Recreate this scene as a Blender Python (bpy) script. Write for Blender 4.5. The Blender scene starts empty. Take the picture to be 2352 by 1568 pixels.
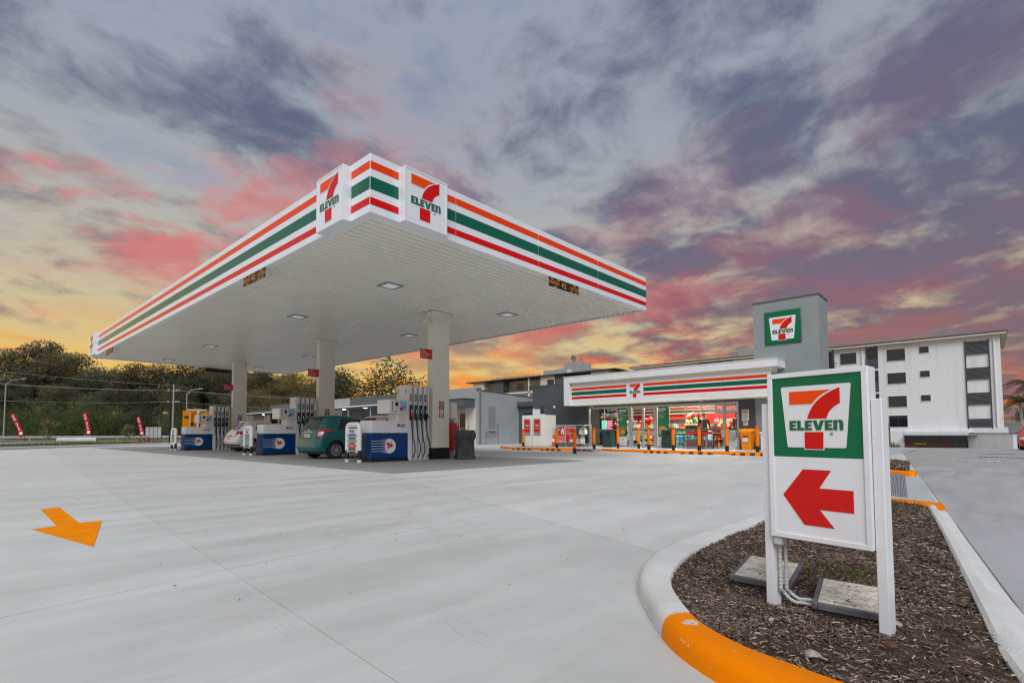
import bpy, bmesh, math, random
from mathutils import Matrix, Vector, noise as mnoise
R=math.radians; rnd=random.Random(11)
sc=bpy.context.scene
# ------------------------------------------------------------------ camera
cd=bpy.data.cameras.new('camera'); cam=bpy.data.objects.new('camera',cd); sc.collection.objects.link(cam)
YAW,PITCH,ROLL=R(42.38618),R(2.79025),R(-0.16262)
_f=Vector((math.cos(YAW)*math.cos(PITCH),math.sin(YAW)*math.cos(PITCH),math.sin(PITCH)))
_r=Vector((math.sin(YAW),-math.cos(YAW),0)); _u=_r.cross(_f)
_r2=_r*math.cos(ROLL)+_u*math.sin(ROLL); _u2=_u*math.cos(ROLL)-_r*math.sin(ROLL)
cam.matrix_world=Matrix(((_r2.x,_u2.x,-_f.x,0),(_r2.y,_u2.y,-_f.y,0),(_r2.z,_u2.z,-_f.z,.85),(0,0,0,1)))
cd.sensor_width=36; cd.lens=36*1191.238/2352; cd.shift_y=(937.683-784)/2352
cd.clip_start=.05; cd.clip_end=6000; sc.camera=cam
sc.cycles.filter_width=1.25
sc.render.resolution_x=1024; sc.render.resolution_y=682
vs=sc.view_settings; vs.view_transform='Standard'; vs.look='None'; vs.exposure=0.72; vs.gamma=1; vs.use_curve_mapping=False
# ------------------------------------------------------------------ node helper
class NT:
    def __init__(s,t): s.t=t; t.nodes.clear()
    def n(s,typ,ins={},**kw):
        nd=s.t.nodes.new(typ)
        for k,v in kw.items(): setattr(nd,k,v)
        for k,v in ins.items(): s.set(nd.inputs[k],v)
        return nd
    def set(s,sock,v):
        if isinstance(v,bpy.types.NodeSocket): s.t.links.new(v,sock)
        elif v is not None:
            if sock.type=='RGBA' and not hasattr(v,'__len__'): v=(v,v,v,1)
            if sock.type=='RGBA' and len(v)==3: v=(*v,1)
            sock.default_value=v
    def m(s,op,a,b=None,c=None,clamp=False):
        nd=s.t.nodes.new('ShaderNodeMath'); nd.operation=op; nd.use_clamp=clamp
        for i,v in enumerate((a,b,c)):
            if v is not None: s.set(nd.inputs[i],v)
        return nd.outputs[0]
    def vm(s,op,a,b=None):
        nd=s.t.nodes.new('ShaderNodeVectorMath'); nd.operation=op
        s.set(nd.inputs[0],a)
        if b is not None: s.set(nd.inputs[1],b)
        return nd.outputs['Value'] if op in('DOT_PRODUCT','LENGTH') else nd.outputs[0]
    def mix(s,f,a,b,blend='MIX'):
        nd=s.t.nodes.new('ShaderNodeMix'); nd.data_type='RGBA'; nd.blend_type=blend
        s.set(nd.inputs[0],f); s.set(nd.inputs[6],a); s.set(nd.inputs[7],b); return nd.outputs[2]
    def ss(s,x,lo,hi,a=0.,b=1.):
        nd=s.t.nodes.new('ShaderNodeMapRange'); nd.interpolation_type='SMOOTHSTEP'
        for i,v in enumerate((x,lo,hi,a,b)): s.set(nd.inputs[i],v)
        return nd.outputs[0]
    def noise(s,vec,scale,detail=4,rough=.55,dist=0.,lac=2.,out=0):
        nd=s.n('ShaderNodeTexNoise',{'Vector':vec,'Scale':scale,'Detail':detail,'Roughness':rough,'Distortion':dist,'Lacunarity':lac}); return nd.outputs[out]
    def ramp(s,f,stops,interp='LINEAR'):
        nd=s.t.nodes.new('ShaderNodeValToRGB'); cr=nd.color_ramp; cr.interpolation=interp
        while len(cr.elements)<len(stops): cr.elements.new(.5)
        for e,(p,c) in zip(cr.elements,stops): e.position=p; e.color=(*c,1) if len(c)==3 else c
        s.set(nd.inputs[0],f); return nd.outputs[0]
    def comb(s,x,y,z=0.):
        nd=s.t.nodes.new('ShaderNodeCombineXYZ')
        for i,v in enumerate((x,y,z)): s.set(nd.inputs[i],v)
        return nd.outputs[0]
def lin(r,g,b):
    f=lambda c:(c/255)/12.92 if c/255<=.04045 else ((c/255+.055)/1.055)**2.4
    return (f(r),f(g),f(b))
# ------------------------------------------------------------------ sky
SUNAZ=(math.cos(R(62)),math.sin(R(62)),0)     # where the sun has just set
w=bpy.data.worlds.new('World'); sc.world=w; w.use_nodes=True
T=NT(w.node_tree)
d=T.n('ShaderNodeTexCoord').outputs['Generated']
sep=T.n('ShaderNodeSeparateXYZ',{0:d}); dx,dy,dz=sep.outputs
e=T.m('MAXIMUM',dz,0.)
nish=T.n('ShaderNodeTexSky',sky_type='NISHITA',sun_disc=False,sun_elevation=R(3),sun_rotation=R(28),air_density=1.2,dust_density=2.0,ozone_density=1.5)
sund=T.vm('DOT_PRODUCT',d,SUNAZ); side=T.vm('DOT_PRODUCT',d,(_r.x,_r.y,0))
tos=T.ss(sund,-.35,.95)
west=T.ramp(e,[(0,lin(250,214,122)),(.08,lin(244,202,112)),(.16,lin(224,192,136)),(.24,lin(190,180,168)),(.40,lin(158,166,180)),(.62,lin(132,146,172)),(1,lin(118,134,162))])
east=T.ramp(e,[(0,lin(190,170,165)),(.15,lin(176,170,178)),(.4,lin(158,164,178)),(1,lin(130,142,162))])
clear=T.mix(tos,east,west)
clear=T.mix(.06,clear,T.mix(1.,nish.outputs[0],(.05,.05,.05),'MULTIPLY'))
pl=T.m('DIVIDE',1.,T.m('ADD',e,.14))
P=T.comb(T.m('MULTIPLY',dx,pl),T.m('MULTIPLY',dy,pl),0.)
warp=T.noise(P,1.1,4,.55,out=1)
P2=T.vm('ADD',P,T.vm('MULTIPLY',T.vm('SUBTRACT',warp,(.5,.5,.5)),(.42,.42,0)))
big=T.noise(T.vm('ADD',P,(2.5,14.1,.4)),.55,3,.5)
med=T.noise(T.vm('ADD',P2,(1.7,4.9,.4)),2.5,8,.58,.0)
fin=T.noise(T.vm('ADD',P2,(8.7,4.9,.3)),6.5,5,.6,.1)
cov=T.m('ADD',T.m('ADD',T.m('MULTIPLY',side,.12),.115),T.m('MULTIPLY',T.m('SUBTRACT',big,.5),.34))
den=T.m('ADD',T.m('ADD',T.m('MULTIPLY',med,.76),T.m('MULTIPLY',fin,.24)),cov)
cl=T.m('MULTIPLY',T.ss(den,.40,.60),T.m('MAXIMUM',T.ss(e,.06,.24,.35,1.),T.ss(side,-.25,.25)))
thick=T.ss(den,.49,.72)
# cloud colours: blue-grey bodies high, violet lower; thin parts pale; pink undersides; orange-red low in the west
body=T.mix(T.ss(e,.03,.5),lin(122,98,110),lin(94,103,126))
lite=T.mix(T.ss(e,.05,.55),lin(220,206,156),lin(166,174,184))
pinkm=T.noise(T.vm('ADD',P2,(5.3,1.1,.9)),1.9,6,.62)
pinkb=T.noise(T.vm('ADD',P,(4.5,19.2,.4)),.6,2,.5)
pink=T.mix(T.ss(e,.04,.24),T.mix(T.ss(side,.25,.6),lin(255,84,30),lin(226,132,84)),T.mix(T.ss(side,-.5,.5),lin(216,132,130),lin(168,90,104)))
pw=T.m('MULTIPLY',T.ss(e,.68,.26),T.ss(sund,-.6,.3))
pm=T.m('MULTIPLY',T.m('MULTIPLY',T.ss(pinkm,.46,.60),T.ss(pinkb,.36,.60,.30,1.)),pw)
ccol=T.mix(thick,lite,body)
ccol=T.mix(T.m('MULTIPLY',pm,.88),ccol,pink)
low=T.m('MULTIPLY',T.m('MULTIPLY',T.ss(e,.0,.03),T.ss(e,.13,.05)),T.ss(sund,.2,.75))
lown=T.noise(T.vm('ADD',P2,(.9,3.3,1.9)),1.5,6,.6)
sky=T.mix(T.m('MULTIPLY',cl,.93),clear,ccol)
sky=T.mix(T.m('MULTIPLY',T.m('MULTIPLY',low,T.ss(lown,.47,.60)),T.m('MULTIPLY',T.ss(side,-.35,.0,.10,.75),T.ss(side,.62,.25,.35,1.))),sky,lin(250,92,40))
hs=T.n('ShaderNodeHueSaturation',{'Saturation':1.08,'Value':1.,'Color':sky})
bg=T.n('ShaderNodeBackground',{'Color':hs.outputs[0],'Strength':.615})
T.n('ShaderNodeOutputWorld',{'Surface':bg.outputs[0]})
# ------------------------------------------------------------------ added soft lamp behind the camera, stands for the bright eastern sky
sd=bpy.data.lights.new('sun','SUN'); sd.energy=1.5; sd.angle=R(42); sd.color=(.955,.975,1)
sun=bpy.data.objects.new('sun',sd); sc.collection.objects.link(sun)
sun.rotation_euler=Vector((.62,.58,-.84)).to_track_quat('-Z','Y').to_euler()
# ------------------------------------------------------------------ object helpers
COL=sc.collection
def _props(o,label=None,cat=None,group=None,kind=None):
    if label: o['label']=label
    if cat: o['category']=cat
    if group: o['group']=group
    if kind: o['kind']=kind
    return o
def thing(name,label,cat,loc=(0,0,0),rz=0,group=None):
    o=bpy.data.objects.new(name,None); COL.objects.link(o); o.empty_display_size=.2
    o.location=loc; o.rotation_euler=(0,0,rz); return _props(o,label,cat,group)
def copy_tree(o,parent=None,loc=None,rz=None,label=None,group=None):
    c=o.copy(); COL.objects.link(c); c.parent=parent
    if loc is not None: c.location=loc
    if rz is not None: c.rotation_euler=(0,0,rz)
    if label: c['label']=label
    if group: c['group']=group
    for ch in o.children: copy_tree(ch,c)
    return c
def fr(o,right,up):
    r=Vector(right).normalized(); u=Vector(up).normalized(); n=r.cross(u); o=Vector(o)
    return Matrix(((r.x,u.x,n.x,o.x),(r.y,u.y,n.y,o.y),(r.z,u.z,n.z,o.z),(0,0,0,1)))
def FX(x,y,z): return fr((x,y,z),(0,-1,0),(0,0,1))      # face looking to -X
def FY(x,y,z): return fr((x,y,z),(1,0,0),(0,0,1))       # face looking to -Y
def FZ(x,y,z,a=0): return fr((x,y,z),(math.cos(a),math.sin(a),0),(-math.sin(a),math.cos(a),0))
_tc={}
def text_geo(s,size,bold=0.,ax='CENTER',sp=1.):
    k=(s,size,bold,ax,sp)
    if k not in _tc:
        cu=bpy.data.curves.new('t','FONT'); cu.body=s; cu.size=size; cu.offset=bold*size; cu.align_x=ax; cu.align_y='CENTER'
        cu.resolution_u=2; cu.space_character=sp
        ob=bpy.data.objects.new('t',cu); me=bpy.data.meshes.new_from_object(ob)
        _tc[k]=([v.co[:] for v in me.vertices],[tuple(p.vertices) for p in me.polygons])
        bpy.data.objects.remove(ob); bpy.data.meshes.remove(me); bpy.data.curves.remove(cu)
    return _tc[k]
class MB:
    def __init__(s): s.v=[];s.f=[];s.mi=[];s.mats=[]
    def mat(s,m):
        if m is None: return 0
        if m not in s.mats: s.mats.append(m)
        return s.mats.index(m)
    def add(s,vs,fs,m=None,M=None):
        o=len(s.v); i=s.mat(m)
        for p in vs: s.v.append(tuple(M@Vector(p)) if M is not None else tuple(p))
        for f in fs: s.f.append(tuple(a+o for a in f)); s.mi.append(i)
        return s
    def box(s,x0,x1,y0,y1,z0,z1,m=None,M=None):
        vs=[(x0,y0,z0),(x1,y0,z0),(x1,y1,z0),(x0,y1,z0),(x0,y0,z1),(x1,y0,z1),(x1,y1,z1),(x0,y1,z1)]
        return s.add(vs,[(0,3,2,1),(4,5,6,7),(0,1,5,4),(1,2,6,5),(2,3,7,6),(3,0,4,7)],m,M)
    def poly(s,pts,w0=0.,w1=None,m=None,M=None):
        """flat polygon at w0, or a prism from w0 to w1"""
        n=len(pts); a=sum(pts[i][0]*pts[(i+1)%n][1]-pts[(i+1)%n][0]*pts[i][1] for i in range(n))
        if a<0: pts=pts[::-1]
        if w1 is None: return s.add([(p[0],p[1],w0) for p in pts],[tuple(range(n))],m,M)
        vs=[(p[0],p[1],w0) for p in pts]+[(p[0],p[1],w1) for p in pts]
        fs=[tuple(range(n-1,-1,-1)),tuple(range(n,2*n))]+[(i,(i+1)%n,n+(i+1)%n,n+i) for i in range(n)]
        return s.add(vs,fs,m,M)
    def rect(s,u0,u1,v0,v1,w=0.,m=None,M=None): return s.poly([(u0,v0),(u1,v0),(u1,v1),(u0,v1)],w,None,m,M)
    def disc(s,u,v,r,w=0.,m=None,M=None,n=24,ry=None):
        return s.poly([(u+r*math.cos(6.28319*i/n),v+(ry or r)*math.sin(6.28319*i/n)) for i in range(n)],w,None,m,M)
    def text(s,t,size,u=0.,v=0.,w=0.,m=None,M=None,bold=0.,ax='CENTER',sx=1.,sp=1.):
        vs,fs=text_geo(t,size,bold,ax,sp); return s.add([(u+a*sx,v+b,w) for a,b,c in vs],fs,m,M)
    def tube(s,path,r,n=8,m=None,M=None,cap=True,r2=None):
        path=[Vector(p) for p in path]; k=len(path); vs=[]; fs=[]
        up=None
        for i,p in enumerate(path):
            t=(path[min(i+1,k-1)]-path[max(i-1,0)]).normalized()
            if up is None:
                up=Vector((0,0,1)) if abs(t.z)<.9 else Vector((1,0,0))
            a=t.cross(up); a=a.normalized() if a.length>1e-6 else t.orthogonal().normalized()
            b=a.cross(t).normalized(); up=b
            if callable(r): rr=r(i/(k-1))
            elif r2 is not None: rr=r+(r2-r)*i/(k-1)
            else: rr=r
            for j in range(n):
                q=6.28319*j/n; vs.append(p+a*(rr*math.cos(q))+b*(rr*math.sin(q)))
        for i in range(k-1):
            for j in range(n): fs.append((i*n+j,i*n+(j+1)%n,(i+1)*n+(j+1)%n,(i+1)*n+j))
        if cap: fs+= [tuple(range(n-1,-1,-1)),tuple(range((k-1)*n,k*n))]
        return s.add(vs,fs,m,M)
    def lathe(s,prof,n=20,m=None,M=None,cap=True):
        vs=[];fs=[]; k=len(prof)
        for (r,z) in prof:
            for j in range(n): vs.append((r*math.cos(6.28319*j/n),r*math.sin(6.28319*j/n),z))
        for i in range(k-1):
            for j in range(n): fs.append((i*n+j,i*n+(j+1)%n,(i+1)*n+(j+1)%n,(i+1)*n+j))
        if cap: fs+=[tuple(range(n-1,-1,-1)),tuple(range((k-1)*n,k*n))]
        return s.add(vs,fs,m,M)
    def sphere(s,c,r,m=None,M=None,n=14,k=9,sz=1.):
        prof=[(r*math.sin(math.pi*i/k)+1e-4,-r*sz*math.cos(math.pi*i/k)) for i in range(k+1)]
        return s.lathe(prof,n,m,(M or Matrix())@Matrix.Translation(c))
    def grid(s,fn,nu,nv,m=None,M=None):
        vs=[fn(i/nu,j/nv) for j in range(nv+1) for i in range(nu+1)]
        fs=[(j*(nu+1)+i,j*(nu+1)+i+1,(j+1)*(nu+1)+i+1,(j+1)*(nu+1)+i) for j in range(nv) for i in range(nu)]
        return s.add(vs,fs,m,M)
    def mesh(s,name,mat=None):
        me=bpy.data.meshes.new(name); me.from_pydata(s.v,[],s.f)
        ms=s.mats or ([mat] if mat else [])
        for m in ms: me.materials.append(MAT[m] if isinstance(m,str) else m)
        if len(ms)>1: me.polygons.foreach_set('material_index',s.mi)
        me.update(); return me
    def build(s,name,mat=None,parent=None,loc=None,label=None,bevel=0,smooth=False,world=True,seg=2):
        if s.mats and mat and None not in s.mats and mat not in s.mats: pass
        me=s.mesh(name,mat)
        o=bpy.data.objects.new(name,me); COL.objects.link(o); o.parent=parent
        if parent is not None and world:
            b=Vector((0,0,0)); q=parent
            while q is not None: b+=q.location; q=q.parent
            o.location=-b
        if loc is not None: o.location=loc
        if bevel:
            bm=o.modifiers.new('bevel','BEVEL'); bm.width=bevel; bm.segments=seg; bm.limit_method='ANGLE'; bm.angle_limit=R(35)
            smooth=True
        if smooth: shade(me)
        if label: o['label']=label
        return o
def shade(me,ang=35):
    me.polygons.foreach_set('use_smooth',[True]*len(me.polygons))
    bm=bmesh.new(); bm.from_mesh(me)
    for ed in bm.edges:
        if len(ed.link_faces)==2 and ed.calc_face_angle(0)>R(ang): ed.smooth=False
    bm.to_mesh(me); bm.free()
def local(o): o.location=(0,0,0); return o
def struct(mb,name,mat=None,**k):
    o=mb.build(name,mat,**k); o['kind']='structure'; return o
def single(mb,name,label,cat,mat=None,group=None,origin=None,**k):
    """one-mesh thing; mesh is re-centred on its base"""
    if origin is None:
        xs=[p[0] for p in mb.v]; ys=[p[1] for p in mb.v]; zs=[p[2] for p in mb.v]
        origin=((min(xs)+max(xs))/2,(min(ys)+max(ys))/2,min(zs))
    mb.v=[(p[0]-origin[0],p[1]-origin[1],p[2]-origin[2]) for p in mb.v]
    o=mb.build(name,mat,loc=origin,**k); return _props(o,label,cat,group)
# ------------------------------------------------------------------ materials
MAT={}
def mat(name,col,rough=.5,metal=0.,var=.0,vs=3.,bump=0.,bs=40.,spec=.5,emit=0.,coat=0.,alpha=None,island=0.,trans=None,vd=4):
    m=bpy.data.materials.new(name); m.use_nodes=True; t=NT(m.node_tree)
    c=col if len(col)==3 else col[:3]; base=(*c,1)
    geo=t.n('ShaderNodeNewGeometry'); pos=geo.outputs['Position']
    if var:
        n=t.noise(pos,vs,vd,.6); f=t.ss(n,.3,.7)
        base=t.mix(f,tuple(x*(1-var) for x in c),tuple(min(x*(1+var),1) for x in c))
    if island:
        base=t.mix(geo.outputs['Random Per Island'],t.mix(1.,base,(1-island,)*3,'MULTIPLY'),t.mix(1.,base,(1+island,)*3,'MULTIPLY'))
    ins={'Base Color':base,'Roughness':rough,'Metallic':metal,'Specular IOR Level':spec}
    if emit: ins['Emission Color']=base; ins['Emission Strength']=emit
    if coat: ins['Coat Weight']=coat; ins['Coat Roughness']=.04
    b=t.n('ShaderNodeBsdfPrincipled',ins)
    if bump:
        bn=t.n('ShaderNodeBump',{'Height':t.noise(pos,bs,5,.6),'Strength':bump,'Distance':.02}); t.set(b.inputs['Normal'],bn.outputs[0])
    out=b.outputs[0]
    if trans:
        tr=t.n('ShaderNodeBsdfTranslucent',{'Color':t.mix(1.,base,trans,'MULTIPLY') if isinstance(base,bpy.types.NodeSocket) else tuple(a*b_ for a,b_ in zip(c,trans))})
        mx=t.n('ShaderNodeMixShader',{0:.4,1:out,2:tr.outputs[0]}); out=mx.outputs[0]
    t.n('ShaderNodeOutputMaterial',{'Surface':out}); MAT[name]=m; return m
def glass(name,tint=(1,1,1),rough=.0,boost=1.):
    m=bpy.data.materials.new(name); m.use_nodes=True; t=NT(m.node_tree)
    f=t.n('ShaderNodeFresnel',{'IOR':1.5}).outputs[0]
    tr=t.n('ShaderNodeBsdfTransparent',{'Color':tint}); gl=t.n('ShaderNodeBsdfGlossy',{'Roughness':rough})
    mx=t.n('ShaderNodeMixShader',{0:t.m('MULTIPLY',f,boost,clamp=True),1:tr.outputs[0],2:gl.outputs[0]})
    t.n('ShaderNodeOutputMaterial',{'Surface':mx.outputs[0]}); MAT[name]=m
# painted metal and print
mat('white',(.80,.80,.81),.35,var=.03,vs=1.2)
mat('white_gloss',(.79,.80,.82),.22,var=.035,vs=4,vd=7)
mat('canopy_white',(.80,.82,.85),.25,var=.025,vs=.7)
mat('cream',(.84,.83,.72),.55,var=.04,vs=.9)
mat('soffit',(.86,.84,.76),.30,var=.03,vs=.6)
mat('orange_print',(.88,.055,.002),.22,spec=.25)
mat('green_print',(.004,.125,.072),.2,spec=.3)
mat('red_print',(.70,.006,.005),.22,spec=.25)
mat('sign_green',(.002,.15,.062),.12,spec=.3)
mat('sign_orange',(.90,.075,.003),.15,spec=.25)
mat('sign_red',(.66,.010,.006),.15,spec=.25)
mat('logo_green',(.010,.13,.055),.3)
mat('orange_paint',(1.,.25,.0),.6,spec=.05,var=.05,vs=6,bump=.05,bs=60)
mat('bollard_orange',(.95,.21,.0),.4,spec=.25,var=.04,vs=3)
mat('bollard_red',(.68,.06,.01),.4)
mat('bin_orange',(.95,.30,.0),.45,spec=.25,var=.05)
mat('black',(.012,.012,.013),.45,var=.2,vs=8)
mat('black_rubber',(.02,.02,.021),.7,var=.2,vs=9,bump=.1)
mat('stop_black',(.035,.036,.04),.75,var=.2,vs=9)
mat('blue_print',(.002,.048,.19),.25,spec=.25)
mat('blue_paint',(.012,.14,.46),.5)
mat('navy',(.01,.02,.09),.4)
mat('mid_blue',(.02,.055,.28),.3)
mat('light_blue',(.28,.55,.75),.35)
mat('sky_blue',(.06,.42,.66),.35)
mat('fuel_green',(.006,.27,.09),.35)
mat('dark_red',(.32,.012,.015),.4)
mat('red',(.60,.015,.012),.35)
mat('grey_lid',(.30,.31,.32),.5)
mat('charcoal',(.045,.052,.053),.5,var=.12,vs=4,bump=.05)
mat('bin_green',(.020,.050,.042),.5,var=.12,vs=4)
mat('wall_dark',(.075,.086,.092),.8,var=.07,vs=1.1,bump=.08,bs=70)
mat('wall_mid',(.27,.295,.295),.8,var=.05,vs=.9,bump=.08,bs=70)
mat('wall_grey',(.36,.37,.37),.8,var=.05,vs=.8,bump=.08,bs=70)
def streaked():
    m=bpy.data.materials.new('wall_white'); m.use_nodes=True; t=NT(m.node_tree); g=t.n('ShaderNodeNewGeometry').outputs['Position']
    st=t.noise(t.n('ShaderNodeMapping',{'Vector':g,'Scale':(1.6,1.6,.12)}).outputs[0],1.,6,.62); bl=t.noise(g,.5,4,.6)
    c=t.mix(t.m('MULTIPLY',t.ss(st,.48,.72),.5),t.mix(bl,(.72,.72,.73),(.80,.80,.81)),(.60,.59,.57))
    b=t.n('ShaderNodeBump',{'Height':t.noise(g,60,4,.6),'Strength':.06,'Distance':.02}); p=t.n('ShaderNodeBsdfPrincipled',{'Base Color':c,'Roughness':.75,'Normal':b.outputs[0]})
    t.n('ShaderNodeOutputMaterial',{'Surface':p.outputs[0]}); MAT['wall_white']=m
streaked()
mat('wall_cream',(.66,.60,.52),.8,var=.04,vs=.7)
mat('wall_beige',(.55,.48,.42),.8,var=.05,vs=.8)
mat('slate',(.10,.105,.115),.7,var=.08,vs=1.)
mat('roof_dark',(.07,.072,.078),.6)
mat('alu',(.52,.53,.53),.35,.6)
mat('steel',(.42,.43,.44),.35,.85,var=.1,vs=5)
mat('galv',(.50,.52,.53),.45,.55,var=.15,vs=14)
mat('dark_metal',(.055,.06,.065),.45,.3)
mat('pipe_grey',(.20,.20,.20),.5,.3)
mat('screen',(.03,.032,.03),.15)
mat('lamp',(.85,.85,.82),.3,emit=.10)
mat('store_lamp',(1,.92,.76),.4,emit=48.)
mat('tiny_lamp',(1,.93,.8),.4,emit=6.)
mat('fridge_lit',(.80,.88,.92),.4,emit=.12,var=.25,vs=9)
mat('poster_green',(.012,.26,.11),.3)
mat('amber_print',(.80,.30,.015),.4)
mat('tyre',(.018,.018,.019),.8,var=.15,vs=20)
mat('rim',(.55,.56,.57),.3,.7)
mat('chrome',(.7,.7,.7),.12,.95)
mat('plate',(.72,.72,.70),.4)
mat('tail_red',(.42,.010,.012),.12,coat=.6)
mat('tail_clear',(.60,.50,.50),.1,coat=.6)
mat('teal_paint',(.006,.12,.125),.35,.0,coat=.45)
mat('white_paint',(.80,.80,.78),.28,.0,coat=.8)
mat('red_car_paint',(.62,.02,.015),.25,.1,coat=.8)
mat('dark_paint',(.03,.035,.04),.3,.2,coat=.6)
mat('car_glass',(.015,.018,.02),.05,spec=.7,coat=.4)
mat('trim_black',(.02,.02,.022),.55)
mat('timber',(.17,.125,.10),.8,var=.25,vs=5,bump=.2)
mat('timber_pole',(.36,.34,.32),.85,var=.2,vs=6,bump=.2)
mat('slat_brown',(.20,.095,.045),.6,var=.2,vs=4)
mat('lime',(.22,.45,.02),.5)
mat('concrete_pipe',(.55,.54,.51),.85,var=.1,vs=2,bump=.2)
mat('kerb_concrete',(.64,.63,.60),.85,var=.09,vs=4,bump=.35,bs=55)
mat('kerb_light',(.66,.65,.61),.85,var=.07,vs=3,bump=.3,bs=55)
mat('rock',(.40,.36,.32),.9,var=.25,vs=20,bump=.4)
mat('pit_lid',(.66,.59,.47),.75,var=.2,vs=16,bump=.5,bs=26)
mat('pit_frame',(.12,.125,.13),.6,var=.25,vs=9)
mat('conduit',(.55,.56,.54),.5)
mat('skin',(.52,.30,.22),.6)
mat('hair',(.02,.015,.012),.7)
mat('cloth_black',(.018,.017,.018),.85)
mat('cloth_red',(.55,.015,.02),.8)
mat('cloth_grey',(.08,.08,.09),.85)
mat('food_brown',(.42,.16,.045),.5,var=.5,vs=28)
mat('bread',(.60,.36,.12),.6,var=.35,vs=25)
mat('yellow',(.78,.50,.02),.4)
mat('pink_lit',(.9,.22,.38),.4,emit=.5)
mat('mint_lit',(.25,.85,.55),.4,emit=.5)
mat('balloon_red',(.66,.02,.02),.2,coat=.4)
mat('balloon_orange',(.80,.16,.01),.2,coat=.4)
mat('balloon_green',(.03,.50,.07),.2,coat=.4)
mat('water_pack',(.06,.42,.55),.2,var=.4,vs=22)
mat('floor_tile',(.55,.54,.52),.35,var=.05)
mat('flag_red',(.72,.02,.03),.6,trans=(1,.5,.5))
mat('yellow_line',(.70,.46,.10),.7,var=.15,vs=6)
mat('white_line',(.72,.72,.70),.7,var=.15,vs=6)
mat('arrow_paint',(1.,.27,.0),.7,spec=.03,var=.12,vs=5,bump=.1)
mat('salmon_paint',(.62,.36,.22),.8,var=.12,vs=2)
mat('bark',(.16,.13,.10),.9,var=.35,vs=7,bump=.5,bs=20)
mat('bark_pale',(.42,.37,.31),.85,var=.3,vs=3,bump=.3,bs=12)
mat('leaf_gum',(.125,.128,.075),.6,island=.38,trans=(1.6,1.3,.6))  # gum leaves here and below: distance haze put into a paler, evener colour
mat('leaf_olive',(.145,.134,.075),.6,island=.35,trans=(1.6,1.3,.6))
mat('leaf_grey',(.135,.14,.095),.6,island=.35,trans=(1.5,1.3,.7))
mat('leaf_dark',(.078,.090,.046),.55,island=.55,trans=(1.6,1.4,.6))
mat('leaf_green',(.095,.135,.042),.6,island=.45,trans=(1.4,1.4,.6))
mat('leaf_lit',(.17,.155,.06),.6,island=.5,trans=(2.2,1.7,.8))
mat('leaf_young',(.20,.20,.08),.6,island=.4,trans=(1.5,1.4,.7))
mat('palm_leaf',(.055,.075,.03),.5,island=.4,trans=(1.6,1.4,.6))
mat('grass_blade',(.12,.13,.045),.7,island=.5,trans=(1.4,1.3,.6))
mat('grass_ground',(.17,.15,.06),.95,var=.35,vs=1.5,bump=.5,bs=8)
mat('hill_scrub',(.050,.052,.030),.95,var=.5,vs=.35,bump=1.,bs=1.2,vd=8)
def mulchbase():
    m=bpy.data.materials.new('mulch_ground'); m.use_nodes=True; t=NT(m.node_tree); g=t.n('ShaderNodeNewGeometry').outputs['Position']
    c=t.mix(t.ss(t.noise(g,9,6,.7),.3,.7),(.05,.031,.022),(.14,.09,.063)); sand=t.ss(t.noise(t.vm('ADD',g,(3.3,1.2,0)),1.7,5,.6,.4),.54,.64)
    c=t.mix(t.m('MULTIPLY',sand,.85),c,t.mix(t.ss(t.noise(g,60,4,.6),.3,.7),(.25,.18,.135),(.38,.29,.22)))
    b=t.n('ShaderNodeBump',{'Height':t.noise(g,55,6,.7),'Strength':.8,'Distance':.02}); p=t.n('ShaderNodeBsdfPrincipled',{'Base Color':c,'Roughness':.95,'Normal':b.outputs[0],'Specular IOR Level':.2})
    t.n('ShaderNodeOutputMaterial',{'Surface':p.outputs[0]}); MAT['mulch_ground']=m
mulchbase()
mat('asphalt',(.085,.09,.10),.85,var=.1,vs=.7,bump=.2,bs=90)
mat('road_teal',(.30,.36,.36),.7,var=.1)
glass('store_glass',(.96,.98,.97),boost=.75)
glass('shade_glass',(.16,.17,.18),boost=1.6)
glass('rail_glass',(.30,.31,.33),boost=1.4)
glass('balustrade_glass',(.75,.72,.70),boost=1.)
def chips():
    m=bpy.data.materials.new('bark_chip'); m.use_nodes=True; t=NT(m.node_tree)
    r=t.n('ShaderNodeNewGeometry').outputs['Random Per Island']
    c=t.ramp(r,[(0,(.035,.020,.014)),(.45,(.105,.064,.044)),(.75,(.19,.122,.085)),(.9,(.32,.22,.155)),(1,(.52,.42,.32))])
    b=t.n('ShaderNodeBsdfPrincipled',{'Base Color':c,'Roughness':.55}); t.n('ShaderNodeOutputMaterial',{'Surface':b.outputs[0]}); MAT['bark_chip']=m
chips()
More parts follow.
